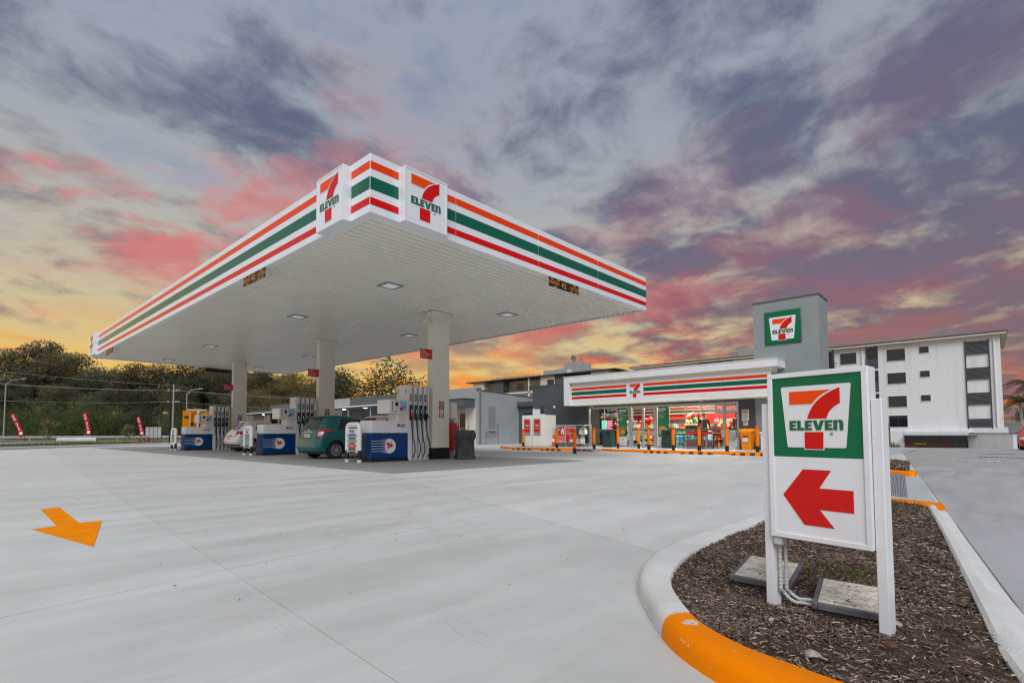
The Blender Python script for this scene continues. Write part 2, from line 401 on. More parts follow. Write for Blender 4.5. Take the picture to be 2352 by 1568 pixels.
def concrete(name,lo,hi,streak=1.,rough=.62,ang=.12):
    m=bpy.data.materials.new(name); m.use_nodes=True; t=NT(m.node_tree)
    g=t.n('ShaderNodeNewGeometry'); pos=g.outputs['Position']
    mp=t.n('ShaderNodeMapping',{'Vector':pos,'Rotation':(0,0,ang),'Scale':(.35,2.2,1)}).outputs[0]
    mf=t.n('ShaderNodeMapping',{'Vector':pos,'Rotation':(0,0,ang),'Scale':(3.,95.,1)}).outputs[0]
    a=t.noise(mp,.9,6,.62,.4); b=t.noise(pos,.22,4,.6); c=t.noise(pos,2.6,6,.65); f=t.noise(mf,1.,3,.6)
    s=t.m('ADD',t.m('ADD',t.m('MULTIPLY',a,.42*streak),t.m('MULTIPLY',b,.30)),t.m('MULTIPLY',c,.2))
    k=t.ss(s,.30,.62)
    col=t.mix(k,lo,hi)
    col=t.mix(t.m('MULTIPLY',t.ss(f,.35,.75),.10),col,tuple(x*.72 for x in lo))
    # broad dampish stains, rust blushes and dark pinholes
    st=t.noise(t.vm('ADD',pos,(4,9,0)),.55,5,.6,.6); col=t.mix(t.m('MULTIPLY',t.ss(st,.60,.80),.20),col,tuple(x*.72 for x in lo))
    ru=t.noise(t.vm('ADD',pos,(17,3,0)),.8,4,.6,.3); col=t.mix(t.m('MULTIPLY',t.ss(ru,.68,.82),.30),col,(.50,.38,.25))
    vo=t.n('ShaderNodeTexVoronoi',{'Vector':pos,'Scale':5.5,'Randomness':1.}).outputs['Distance']
    col=t.mix(t.m('MULTIPLY',t.m('LESS_THAN',vo,.018),t.ss(c,.5,.62)),col,(.06,.055,.05))
    col=t.mix(1.,col,t.mix(t.n('ShaderNodeObjectInfo').outputs['Random'],(.93,.93,.925),(1.03,1.03,1.03)),'MULTIPLY')
    bp=t.n('ShaderNodeBump',{'Height':t.m('ADD',f,t.m('MULTIPLY',t.noise(pos,60,4,.6),.8)),'Strength':.12,'Distance':.01})
    bs=t.n('ShaderNodeBsdfPrincipled',{'Base Color':col,'Roughness':t.ss(a,.3,.7,rough-.12,rough+.15),'Normal':bp.outputs[0],'Specular IOR Level':.35})
    t.n('ShaderNodeOutputMaterial',{'Surface':bs.outputs[0]}); MAT[name]=m
concrete('forecourt_concrete',(.53,.525,.49),(.70,.695,.655),1.)
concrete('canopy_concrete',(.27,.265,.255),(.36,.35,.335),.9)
concrete('drive_concrete',(.32,.315,.31),(.46,.45,.44),1.2)
concrete('beige_concrete',(.40,.385,.36),(.50,.48,.45),.8)
concrete('path_concrete',(.50,.50,.49),(.60,.60,.59),.6)
# ================================================================== SETTING: ground
def sst(a,b,x):
    t=max(0,min(1,(x-a)/(b-a))); return t*t*(3-2*t)
def hgt(x,y):
    t=max(0.,(x-24)/60); return -1.1*min(t,1.6)**1.5*sst(75,45,y) if x>24 else 0.
mb=MB(); xs=[-2500,-900,-300,-100,-40]+[-20+6*i for i in range(24)]+[140,200,400,1000,2500]; 
ys=[-2500,-900,-300,-100,-50]+[-30+7*i for i in range(20)]+[130,200,400,1000,2500]
vs=[(x,y,hgt(x,y)-.10) for y in ys for x in xs]; nx=len(xs)
mb.add(vs,[(j*nx+i,j*nx+i+1,(j+1)*nx+i+1,(j+1)*nx+i) for j in range(len(ys)-1) for i in range(nx-1)])
struct(mb,'ground','grass_ground')
def clip(poly,a,b,side,gap):
    """keep the part of poly on one side of line a-b, moved back by gap"""
    nx_,ny_=-(b[1]-a[1]),b[0]-a[0]; l=math.hypot(nx_,ny_); nx_/=l; ny_/=l
    D=lambda p: side*((p[0]-a[0])*nx_+(p[1]-a[1])*ny_)-gap
    out=[]
    for i in range(len(poly)):
        p,q=poly[i],poly[(i+1)%len(poly)]; dp,dq=D(p),D(q)
        if dp>=0: out.append(p)
        if (dp>=0)!=(dq>=0):
            t=dp/(dp-dq); out.append((p[0]+(q[0]-p[0])*t,p[1]+(q[1]-p[1])*t))
    return out
EDGE=lambda x:-.485+.1138*x
base=[(-25,EDGE(-25)),(21.35,EDGE(21.35)),(33,EDGE(33)),(33,62),(17.5,57.5),(-6.5,33.2),(-25,14)]
fc=thing('concrete_forecourt',None,None); fc['kind']='structure'
slabs=[base]
for a,b in (((.21,3.43),(4.27,3.98)),((6.39,9.48),(3.47,1.78)),((1.62,8.54),(1.08,1.51)),((6.3,24.9),(16,26.4)),((15.2,9.4),(15.9,30))):
    nxt=[]
    for p in slabs:
        for s_ in (1,-1):
            q=clip(p,a,b,s_,.0018 if a==(1.62,8.54) else .0038)
            if len(q)>2: nxt.append(q)
    slabs=nxt
for p in slabs:
    m_=MB(); m_.poly(p,-.09,0.); m_.build('concrete_slab','forecourt_concrete',fc)
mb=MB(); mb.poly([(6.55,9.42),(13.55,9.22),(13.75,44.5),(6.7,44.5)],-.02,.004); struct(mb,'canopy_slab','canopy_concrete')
# driveway on the right: grey near part, beige far part that falls to the basement garage
mb=MB(); mb.poly([(-25,EDGE(-25)-.01),(17.05,EDGE(17.05)-.01),(16.5,-.62),(15,-14),(-25,-14)],-.09,-.003); struct(mb,'driveway','drive_concrete')
mb=MB()
def drv(u,v):
    x=15.4+(84.5-15.4)*u; y0=EDGE(x)-.012 if x<30 else EDGE(30)+(x-30)*.11; y=y0+(-16-y0)*v
    return (x,y,hgt(x,y)-(.012 if x<17.6 else .004))
mb.grid(drv,40,6); struct(mb,'lower_driveway','beige_concrete')
# painted ground arrow (own thing: printed on the slab)
mb=MB(); mb.poly([(.78,8.01),(.95,8.07),(.915,6.50),(1.09,6.50),(.80,5.05),(.57,6.38),(.745,6.44)],.0015,.004)
single(mb,'painted_arrow','orange arrow painted on the pale forecourt concrete','arrow marking','arrow_paint')
# tyre marks: thin ribbons of rubber dust
def ribbon(path,wd,z):
    m_=MB(); k=len(path); vs=[]
    for i,p in enumerate(path):
        a=path[max(i-1,0)]; b=path[min(i+1,k-1)]; tx,ty=b[0]-a[0],b[1]-a[1]; l=math.hypot(tx,ty) or 1
        vs+=[(p[0]-ty/l*wd/2,p[1]+tx/l*wd/2,z),(p[0]+ty/l*wd/2,p[1]-tx/l*wd/2,z)]
    m_.add(vs,[(2*i,2*i+1,2*i+3,2*i+2) for i in range(k-1)]); return m_
def tyremat():
    m=bpy.data.materials.new('tyre_mark'); m.use_nodes=True; t=NT(m.node_tree)
    g=t.n('ShaderNodeNewGeometry').outputs['Position']
    a=t.m('MULTIPLY',t.ss(t.noise(g,14,6,.7),.30,.75),t.ss(t.noise(g,.55,2,.5),.30,.75))
    df=t.n('ShaderNodeBsdfDiffuse',{'Color':(.24,.24,.235,1)}); tr=t.n('ShaderNodeBsdfTransparent')
    t.n('ShaderNodeOutputMaterial',{'Surface':t.n('ShaderNodeMixShader',{0:t.m('MULTIPLY',a,.17),1:tr.outputs[0],2:df.outputs[0]}).outputs[0]}); MAT['tyre_mark']=m
tyremat()
def arc(p0,p1,p2,n=24): return [((1-t)**2*p0[0]+2*t*(1-t)*p1[0]+t*t*p2[0],(1-t)**2*p0[1]+2*t*(1-t)*p1[1]+t*t*p2[1]) for t in [i/n for i in range(n+1)]]
mb=MB()
for p0,p1,p2,wd in (((3.9,6.2),(3.6,4.6),(2.3,2.5),.13),((2.3,4.4),(2.1,3.4),(1.5,1.5),.13),((4.5,6.5),(4.0,4.4),(2.5,2.2),.12),((1.4,9.0),(1.25,5),(1.05,2.2),.16)):
    for sh in (-.045,-.015,.015,.045):
        pth=arc((p0[0]+sh,p0[1]),(p1[0]+sh,p1[1]),(p2[0]+sh,p2[1]),40); r_=ribbon(pth,.014,.0022); mb.add(r_.v,r_.f)
o=struct(mb,'tyre_marks','tyre_mark'); o['kind']='stuff'; o['label']='faint grey tyre marks curving over the forecourt slabs'; o['category']='tyre marks'
# little dark leaves and grit scattered on the slabs
mb=MB()
for i in range(110):
    x=rnd.uniform(.9,9); y=rnd.uniform(1.9,9)
    if y<EDGE(x)+1.5 and x>1.5: continue
    s_=rnd.uniform(.004,.013); a=rnd.uniform(0,6.28); M_=Matrix.Translation((x,y,.003))@Matrix.Rotation(a,4,'Z')@Matrix.Rotation(rnd.uniform(-.4,.4),4,'X')
    mb.add([(-s_,0,0),(0,-s_*.4,.004),(s_,0,.002),(0,s_*.4,.006)],[(0,1,2,3)],None,M_)
o=struct(mb,'leaf_litter','timber'); o['kind']='stuff'; o['label']='scattered dark leaf scraps and grit on the forecourt'; o['category']='litter'
# ------------------------------------------------------------------ garden island in front
def cr(pts,n):
    """Catmull-Rom resample to n points"""
    P_=[Vector(p) for p in pts]; P_=[P_[0]*2-P_[1]]+P_+[P_[-1]*2-P_[-2]]; k=len(pts)-1; out=[]
    for i in range(n):
        u=i/(n-1)*k; j=min(int(u),k-1); t=u-j; a,b,c,d_=P_[j:j+4]
        out.append(.5*((2*b)+(c-a)*t+(2*a-5*b+4*c-d_)*t*t+(3*b-a-3*c+d_)*t**3))
    return out
OUT=[(7.25,1.72),(5.72,1.68),(4.75,1.68),(4.0,1.71),(3.47,1.70),(3.03,1.62),(2.67,1.48),(2.42,1.33),(2.13,1.10),(1.95,.93),(1.83,.75),(1.76,.58),(1.72,.40),(1.70,.2),(1.72,0),(1.82,-.2),(2.0,-.29)]
INN=[(7.1,1.50),(5.72,1.49),(4.85,1.47),(4.2,1.46),(3.60,1.45),(3.12,1.40),(2.74,1.30),(2.50,1.19),(2.25,1.01),(2.10,.87),(1.99,.69),(1.94,.52),(1.90,.34),(1.88,.16),(1.90,.02),(1.96,-.10),(2.06,-.17)]
PROF=[(0,0),(.04,.045),(.12,.074),(.26,.088),(.5,.092),(.82,.090),(.96,.084),(1,.07),(1,-.02)]
def kerb(O,I,n0,n1,prof=PROF):
    m_=MB(); vs=[]; k=len(prof)
    for i in range(n0,n1):
        for t,z in prof: vs.append((O[i].x+(I[i].x-O[i].x)*t,O[i].y+(I[i].y-O[i].y)*t,z))
    m=n1-n0; fs=[(i*k+j,i*k+j+1,(i+1)*k+j+1,(i+1)*k+j) for i in range(m-1) for j in range(k-1)]
    fs+=[tuple(range(k)),tuple(range(m*k-1,m*k-k-1,-1))]
    m_.add(vs,fs); return m_
O=cr([(*p,0) for p in OUT],161); I=cr([(*p,0) for p in INN],161)
def painted(name,base_c,chip):
    m=bpy.data.materials.new(name); m.use_nodes=True; t=NT(m.node_tree); g=t.n('ShaderNodeNewGeometry').outputs['Position']
    n1=t.noise(g,7,7,.7,.5); n2=t.noise(g,30,4,.6); k=t.m('GREATER_THAN',t.m('ADD',n1,t.m('MULTIPLY',n2,.12)),chip)
    v=t.noise(g,2.5,4,.6); c=t.mix(t.ss(v,.3,.7),tuple(x*.90 for x in base_c),base_c)
    c=t.mix(t.m('MULTIPLY',t.ss(t.noise(g,14,5,.7),.55,.75),.35),c,tuple(x*.6 for x in base_c))
    c=t.mix(k,c,(.62,.63,.62)); b=t.n('ShaderNodeBump',{'Height':t.m('ADD',t.noise(g,45,5,.65),t.m('MULTIPLY',k,-.4)),'Strength':.3,'Distance':.01})
    p=t.n('ShaderNodeBsdfPrincipled',{'Base Color':c,'Roughness':.55,'Specular IOR Level':.05,'Normal':b.outputs[0]}); t.n('ShaderNodeOutputMaterial',{'Surface':p.outputs[0]}); MAT[name]=m
painted('chipped_orange',(1.,.255,.0),.69)
kb=thing('island_kerb','pale kerb with an orange painted nose around the mulched garden island','kerb',(2.1,1.1,0))
for a,b in ((0,24),(24,40),(40,62),(62,84)): kerb(O,I,a,b+(1 if b<84 else 0)).build('kerb_segment','kerb_light',kb,smooth=True)
kerb(O,I,84,161).build('kerb_segment','chipped_orange',kb,smooth=True,label='orange painted kerb nose with chipped spots')
ROUT=[(2.0,-.29),(2.5,-.23),(3.44,-.10),(4.17,.0),(5.44,.14),(6.6,.26),(7.3,.34)]
RINN=[(2.24,-.06),(2.6,.0),(3.19,.06),(4.22,.17),(5.36,.29),(6.3,.40),(6.94,.47)]
RP=[(0,0),(.03,.006),(.40,.024),(.55,.045),(.62,.080),(.70,.092),(.92,.092),(1,.08),(1,-.02)]
O2=cr([(*p,0) for p in ROUT],81); I2=cr([(*p,0) for p in RINN],81)
for a,b in ((0,20),(20,38),(38,58),(58,81)): kerb(O2,I2,a,min(b+1,81),RP).build('kerb_segment','kerb_light',kb,smooth=True)
O3=cr([(7.45,.36,0),(7.52,.62,0),(7.62,1.05,0),(7.75,1.60,0)],31); I3=cr([(7.0,.47,0),(7.2,.70,0),(7.32,1.08,0),(7.45,1.55,0)],31)
kerb(O3,I3,0,31).build('kerb_segment','chipped_orange',kb,smooth=True,label='orange painted kerb across the island end')
# mulch: base sheet and loose bark chips
ring=[(p.x,p.y) for p in I[::4]]+[(p.x,p.y) for p in I2[::5]]+[(p.x,p.y) for p in I3[::5]]
def inside(x,y,poly):
    c=False; n=len(poly)
    for i in range(n):
        (x1,y1),(x2,y2)=poly[i],poly[(i+1)%n]
        if (y1>y)!=(y2>y) and x<(x2-x1)*(y-y1)/(y2-y1)+x1: c=not c
    return c
def mz(x,y): return .068+.022*mnoise.noise(Vector((x*2.1,y*2.1,1)))+.010*mnoise.noise(Vector((x*7,y*7,3)))
mb=MB(); st=.035; nx=int((7.7-1.6)/st); ny=int((1.8+.4)/st); idx={}
def vid(i,j):
    if (i,j) not in idx:
        x=1.6+i*st; y=-.4+j*st; idx[i,j]=len(mb.v); mb.v.append((x,y,mz(x,y)))
    return idx[i,j]
for i in range(nx):
    for j in range(ny):
        if inside(1.6+(i+.5)*st,-.4+(j+.5)*st,ring): mb.f.append((vid(i,j),vid(i+1,j),vid(i+1,j+1),vid(i,j+1))); mb.mi.append(0)
bare=[(2.10,.40,.17),(2.42,.10,.20),(2.28,.22,.16),(2.05,.60,.10),(2.75,.1,.15)]
o=struct(mb,'garden_bed','mulch_ground',smooth=True)
mb=MB(); cnt=0
while cnt<36000:
    x=1.85+(rnd.random()**1.9)*5.6; y=rnd.uniform(-.2,1.6)
    if not inside(x,y,ring): continue
    cnt+=1
    if any(math.hypot(x-a,y-b)<r_ for a,b,r_ in bare) and rnd.random()<.72: continue
    sc_=1+.12*(x-2); l=rnd.uniform(.008,.028)*sc_; wd=rnd.uniform(.0016,.0042)*sc_; h=wd*.7
    M_=Matrix.Translation((x,y,mz(x,y)+rnd.uniform(0,.012)))@Matrix.Rotation(rnd.uniform(0,6.28),4,'Z')@Matrix.Rotation(rnd.gauss(0,.3),4,'Y')@Matrix.Rotation(rnd.uniform(-.6,.6),4,'X')
    bend=rnd.uniform(-.3,.3)*l
    mb.add([(-l/2,-wd,0),(-l/2,0,h),(-l/2,wd,0),(l/2,-wd*.6+bend,0),(l/2,bend,h),(l/2,wd*.6+bend,0)],[(0,3,4,1),(1,4,5,2)],None,M_)
o=struct(mb,'bark_mulch','bark_chip'); o['kind']='stuff'; o['label']='dark brown bark mulch covering the garden island'; o['category']='mulch'
# second bed behind the crossing, with its kerb
mb=MB(); mb.poly([(13.7,1.72),(13.15,1.17),(17.0,1.50),(18.4,2.30)],0.,.09); struct(mb,'rear_garden_bed','mulch_ground')
mb=MB()
for i in range(2500):
    x=rnd.uniform(13.2,18.3); y=rnd.uniform(1.1,2.3)
    if not inside(x,y,[(13.7,1.72),(13.15,1.17),(17.0,1.50),(18.4,2.30)]): continue
    l=rnd.uniform(.03,.07); wd=.01; M_=Matrix.Translation((x,y,.092+rnd.uniform(0,.03)))@Matrix.Rotation(rnd.uniform(0,6.28),4,'Z')@Matrix.Rotation(rnd.gauss(0,.4),4,'Y')
    mb.add([(-l/2,-wd,0),(-l/2,0,wd),(-l/2,wd,0),(l/2,-wd,0),(l/2,0,wd),(l/2,wd,0)],[(0,3,4,1),(1,4,5,2)],None,M_)
o=struct(mb,'rear_bark_mulch','bark_chip'); o['kind']='stuff'; o['label']='bark mulch in the bed beyond the crossing'; o['category']='mulch'
rk=thing('crossing_kerb','low kerb, part orange, at the bed beyond the grated drain','kerb',(13.2,1.4,0))
Oa=cr([(13.45,1.95,0),(13.0,1.55,0)],12); Ia=cr([(13.75,1.85,0),(13.32,1.50,0)],12); kerb(Oa,Ia,0,12).build('kerb_segment','kerb_light',rk,smooth=True)
Oa=cr([(13.0,1.545,0),(12.62,1.08,0),(13.2,1.04,0)],16); Ia=cr([(13.32,1.495,0),(13.05,1.22,0),(13.3,1.18,0)],16); kerb(Oa,Ia,0,16).build('kerb_segment','orange_paint',rk,smooth=True,label='orange painted kerb end')
# crossing slab and grated drain
mb=MB(); mb.poly([(7.9,.44),(12.75,.98),(13.1,1.7),(8.1,1.7)],0.0,.008); struct(mb,'crossing_path','path_concrete')
dr=thing('drain_grate','ribbed galvanised drain grate across the path behind the sign','drain grate',(10.6,1.1,.008))
mb=MB(); mb.poly([(8.5,.78),(12.95,1.22),(13.1,1.50),(8.65,1.06)],.009,.012,'dark_metal'); mb.build('drain_tray',None,dr)
bar=None
for k in range(14):
    t=(k+.5)/14; a=(8.5+.15*t,.78+.28*t); b=(12.95+.15*t,1.22+.28*t)
    ang=math.atan2(b[1]-a[1],b[0]-a[0]); L_=math.hypot(b[0]-a[0],b[1]-a[1])
    if bar is None: m_=MB(); m_.box(0,L_,-.006,.006,0,.022); bar=m_.mesh('grate_bar','galv')
    o=bpy.data.objects.new('grate_bar',bar); COL.objects.link(o); o.parent=dr; o.location=(a[0]-10.6,a[1]-1.1,.003); o.rotation_euler=(0,0,ang)
# painted lines and lettering on the lower driveway
mb=MB()
for p in ([(31.3,2.55),(21.05,2.18)],[(21.05,2.25),(17.05,1.53)]):
    r_=ribbon(p,.11,.001)
    for v in r_.v: pass
    mb.add([(v[0],v[1],hgt(v[0],v[1])+.001) for v in r_.v],r_.f)
single(mb,'painted_line','bent yellow line painted on the driveway beside the mulch','line marking','yellow_line')
mb=MB(); mb.text('MARINA  P',1.25,0,0,0,'white_line',fr((21.05,.72,.0015),(-.15,-1,0),(1,-.15,0)),bold=.02,ax='LEFT',sx=.20,sp=1.15)
single(mb,'painted_lettering','white lettering painted across the driveway','lettering')
for k,(x,y,n) in enumerate(((24.3,-.40,9),(28.9,-.30,9))):
    g_=thing('storm_grate',('short' if k else 'longer')+' dark storm drain grate '+('farther down' if k else 'nearer, just beyond the lettering on')+' the driveway','drain grate',(x,y,hgt(x,y)))
    for i in range(n):
        m_=MB(); m_.box(-.13,.13,-.05,.05,0,.006); local(m_.build('grate_slot','dark_metal',g_)); COL.objects[-1].location=(0,.55-.13*i,0)
# ================================================================== PETROL CANOPY
XN,XR,YN,YL,ZS,ZT=5.23,15.93,8.36,35.55,5.0,6.125
STR=((5.834,5.98,'orange_print'),(5.441,5.681,'green_print'),(5.147,5.286,'red_print'))
can=thing('petrol_canopy','large white petrol canopy with orange, green and red fascia stripes','canopy',(10.6,14,0))
def stripes(parent,M,u0,u1,zoff=0,zs=STR,w=.004):
    for z0,z1,m in zs: MB().rect(u0,u1,z0-zoff,z1-zoff,w,None,M).build('stripe',m,parent)
def fpanel(M,L):
    """one fascia panel: a flat cassette with a lip turned under, L long"""
    m_=MB(); m_.box(.005,L-.005,0,ZT-ZS,-.03,0,None,M); m_.box(.005,L-.005,-.002,.03,-.16,-.03,None,M)
    p=m_.build('fascia_panel','canopy_white',can,bevel=.004)
    return p
# left (long) face, looking to -X, from the near corner to the far one
js=[YN,11.12,13.9,16.66,19.42,22.18,24.94,27.68,30.4,33.1,YL]
for a,b in zip(js,js[1:]):
    M=FX(XN,b,ZS); p=fpanel(M,b-a)
    y0,y1=a,b; u0,u1=0,b-a
    if a==YN: continue
    stripes(p,M,0.004,b-a-.004,ZS) if b<YL else stripes(p,M,.35,b-a-.004,ZS)
stripes(can.children[0],FX(XN,9.02,ZS),.0,.656,ZS,w=.005); stripes(can.children[0],FX(XN,11.12,ZS),.004,1.02,ZS)
js=[XN,7.36,10.18,12.97,XR]; rp=[]
for a,b in zip(js,js[1:]):
    M=FY(a,YN,ZS); p=fpanel(M,b-a); rp.append(p)
    if a>XN: stripes(p,M,.004,b-a-.004,ZS)
stripes(rp[0],FY(XN,YN,ZS),.004,.64,ZS,w=.005); stripes(rp[0],FY(6.96,YN,ZS),0,.396,ZS)
m_=MB(); m_.box(XN+.03,XR,YL-.03,YL,ZS,ZT); m_.box(XR-.03,XR,YN+.03,YL-.03,ZS,ZT); m_.build('rear_fascia','canopy_white',can)
m_=MB(); m_.box(XN+.03,XR-.03,YN+.03,YL-.03,ZS+.16,ZT-.15); m_.build('roof_deck','soffit',can)
# ribbed soffit: 0.15 m pans running across, each its own strip
pitch=.20; n=int((YL-YN-.3)/pitch); m_=MB(); x0,x1=XN+.17,XR-.08
pr=[(-.10,.125),(-.072,.125),(-.060,.036),(.060,.036),(.072,.125),(.10,.125)]
vs=[(x0,y,z) for y,z in pr]+[(x1,y,z) for y,z in pr]; k=len(pr)
m_.add(vs,[(i,k+i,k+i+1,i+1) for i in range(k-1)]); pan=m_.mesh('soffit_strip','soffit')
for i in range(n):
    o=bpy.data.objects.new('soffit_strip',pan); COL.objects.link(o); o.parent=can; o.location=(-10.6,YN+.2+pitch*(i+.5)-14,ZS)
# edge trims of the soffit
m_=MB(); m_.box(XN+.16,XN+.20,YN+.16,YL-.1,ZS+.004,ZS+.05); m_.box(XN+.16,XR-.1,YN+.16,YN+.20,ZS+.004,ZS+.05); m_.build('edge_trim','soffit',can)
MB().box(XN+.006,XN+.17,YN+.006,YN+.17,ZS-.008,ZS-.004).build('corner_trim','canopy_white',can)
# downlights
fm=MB(); fm.box(-.27,.27,-.27,-.2,-.02,.05); fm.box(-.27,.27,.2,.27,-.02,.05); fm.box(-.27,-.2,-.2,.2,-.02,.05); fm.box(.2,.27,-.2,.2,-.02,.05); fme=fm.mesh('downlight','grey_lid')
lm=MB(); lm.box(-.2,.2,-.2,.2,-.012,.03); lme=lm.mesh('lens','lamp')
for y in (12.27,17.94,26.93,33.6):
    for x in (8.37,13.22):
        o=bpy.data.objects.new('downlight',fme); COL.objects.link(o); o.parent=can; o.location=(x-10.6,y-14,ZS+.03)
        q=bpy.data.objects.new('lens',lme); COL.objects.link(q); q.parent=o
# columns with black plinths
for y in (13.76,21.63,31.70):
    m_=MB(); m_.box(11.10,11.84,y,y+.28,.38,ZS+.045); cshaft=m_.build('column','cream',can,bevel=.012)
    m_=MB(); m_.box(11.09,11.85,y-.01,y+.29,.0,.38); m_.build('plinth','black',cshaft,bevel=.006)
    m_=MB(); m_.box(10.97,11.97,y-.13,y+.41,ZS+.036,ZS+.042); m_.build('column_flashing','soffit',cshaft)
# ------------------------------------------------------------------ the numeral logo
def arcpts(p0,c,p1,n=8): return [((1-t)**2*p0[0]+2*t*(1-t)*c[0]+t*t*p1[0],(1-t)**2*p0[1]+2*t*(1-t)*c[1]+t*t*p1[1]) for t in [i/n for i in range(n+1)]]
def grow(p,d):
    """offset a polygon outwards by d (miter, capped)"""
    n=len(p); a=sum(p[i][0]*p[(i+1)%n][1]-p[(i+1)%n][0]*p[i][1] for i in range(n)); s=1 if a>0 else -1; out=[]
    for i in range(n):
        A,B,C_=Vector(p[i-1]),Vector(p[i]),Vector(p[(i+1)%n]); e1=(B-A); e2=(C_-B)
        if e1.length<1e-6 or e2.length<1e-6: continue
        n1=Vector((e1.y,-e1.x)).normalized()*s; n2=Vector((e2.y,-e2.x)).normalized()*s; q=n1+n2
        if q.length<1e-3: q=n1
        q=q.normalized(); k=min(1/max(q.dot(n1),.35),2.2); out.append(tuple(B+q*d*k))
    return out
BAR=[(-.37,.86)]+arcpts((.235,.86),(.06,.80),(-.035,.66))+[(-.37,.66)]
STROKE=arcpts((-.11,.435),(-.03,.76),(.352,.885),12)+arcpts((.352,.655),(.19,.58),(.165,.435),8)
STEM=[(-.155,.235),(.115,.235),(.108,-.02),(-.155,-.02)]
Ep=lambda x,w:[(x,.26),(x+w,.26),(x+w,.298),(x+.05,.298),(x+.05,.318),(x+w*.9,.318),(x+w*.9,.352),(x+.05,.352),(x+.05,.372),(x+w,.372),(x+w,.41),(x,.41)]
LET=[Ep(-.375,.105),[(-.258,.26),(-.158,.26),(-.158,.300),(-.205,.300),(-.205,.41),(-.258,.41)],Ep(-.146,.105),
     [(-.032,.41),(.024,.41),(.049,.318),(.074,.41),(.130,.41),(.080,.26),(.018,.26)],Ep(.138,.105),
     [(.256,.26),(.308,.26),(.308,.365)]+[(.312,.378),(.322,.384),(.332,.378)]+[(.336,.365),(.336,.26),(.388,.26),(.388,.37),(.378,.398),(.352,.414),(.326,.412),(.308,.396),(.308,.41),(.256,.41)]]
def logo(parent,M,s,depth=.004,outline=True,flat=True,ws=None,lm='logo_green',names=True):
    """numeral and lettering, s = width of the trapezium"""
    def sh(p): return [(x*s,y*s) for x,y in p]
    if outline:
        b=MB()
        for p in [BAR,STROKE,STEM]: b.poly(grow(sh(p),.014*s),depth*.3,None,None,M)
        for p in LET: b.poly(grow(sh(p),.010*s),depth*.45,None,None,M)
        b.build('logo_outline','white_gloss',parent)
    MB().poly(sh(BAR),depth,None,None,M).build('numeral_bar','sign_orange',parent)
    MB().poly(sh(STROKE),depth*1.15,None,None,M).build('numeral_stroke','sign_red',parent)
    MB().poly(sh(STEM),depth,None,None,M).build('numeral_stem','sign_red',parent)
    b=MB()
    for p in LET: b.poly(sh(p),depth*1.4,None,None,M)
    c_=[(.225*s+.024*s*math.cos(a*.5236),.205*s+.024*s*math.sin(a*.5236)) for a in range(12)]
    d_=[(.225*s+.018*s*math.cos(a*.5236),.205*s+.018*s*math.sin(a*.5236)) for a in range(12)]
    b.add([(x,y,depth) for x,y in c_+d_],[(i,(i+1)%12,12+(i+1)%12,12+i) for i in range(12)],None,M)
    b.text('R',.03*s,.225*s,.205*s,depth,None,M,bold=.02)
    b.build('lettering',lm,parent)
# sign boxes either side of the near corner
def signbox(M,wd,h,dep,sl=True):
    m_=MB(); m_.box(0,wd,0,h,-dep,0,None,M); b=m_.build('sign_box','canopy_white',can,bevel=.006)
    m_=MB(); 
    for u0,u1,v0,v1 in ((0,wd,h-.03,h),(0,wd,0,.03),(0,.03,.03,h-.03),(wd-.03,wd,.03,h-.03)): m_.box(u0,u1,v0,v1,.0,.008,None,M)
    m_.build('box_rim','white_gloss',b)
    return b
M=FY(5.885,YN-.19,4.985); b=signbox(M,1.065,1.095,.19); logo(b,M@Matrix.Translation((.51,.14,.002)),.98)
M=FX(XN-.18,10.06,4.985); b=signbox(M,1.05,1.10,.18); logo(b,M@Matrix.Translation((.51,.14,.002)),.98)
M=FX(XN-.20,34.72,4.975); b=signbox(M,1.15,1.12,.20); logo(b,M@Matrix.Translation((.56,.14,.002)),.98)
# ------------------------------------------------------------------ clearance signs hung under the fascia
def clearance(M,label,wd=1.34,h=.235):
    t=thing('clearance_sign',label,'clearance sign',M.translation,0,'height clearance signs')
    m_=MB(); m_.box(0,wd,0,h,-.02,0,None,M); m_.build('sign_plate','black',t)
    m_=MB()
    for u in (.20,wd-.21): m_.text('CAUTION',.125,u+.01,h/2,.002,None,M,bold=.012,sx=.78)
    m_.text('4·2',.23,wd/2-.03,h/2,.002,None,M,bold=.022,sx=.72); m_.text('M',.05,wd/2+.155,h/2-.055,.002,None,M,bold=.01)
    for u,v in ((.06,h-.035),(.32,h-.035),(wd-.28,h-.035),(.20,.005),(wd-.42,.005),(wd-.20,.005)):
        m_.poly([(u,v),(u+.12,v),(u+.14,v+.03),(u+.02,v+.03)],.002,None,None,M)
    m_.build('lettering','amber_print',t)
    for u in (.1,wd-.13): MB().box(u,u+.03,h,h+.05,-.02,0,None,M).build('bracket','alu',t)
    return t
clearance(FY(10.66,YN+.02,4.755),'black and amber CAUTION 4.2 height sign under the right-hand canopy fascia')
clearance(FX(XN+.02,14.45,4.765),'nearer CAUTION 4.2 height sign under the long left canopy fascia')
clearance(FX(XN+.02,31.7,4.745),'far CAUTION height sign under the left fascia, beside the end sign box')
t=clearance(fr((12.3,YL-.02,4.74),(-1,0,0),(0,0,1)),'dark back of the height sign hanging under the far canopy edge',1.5)
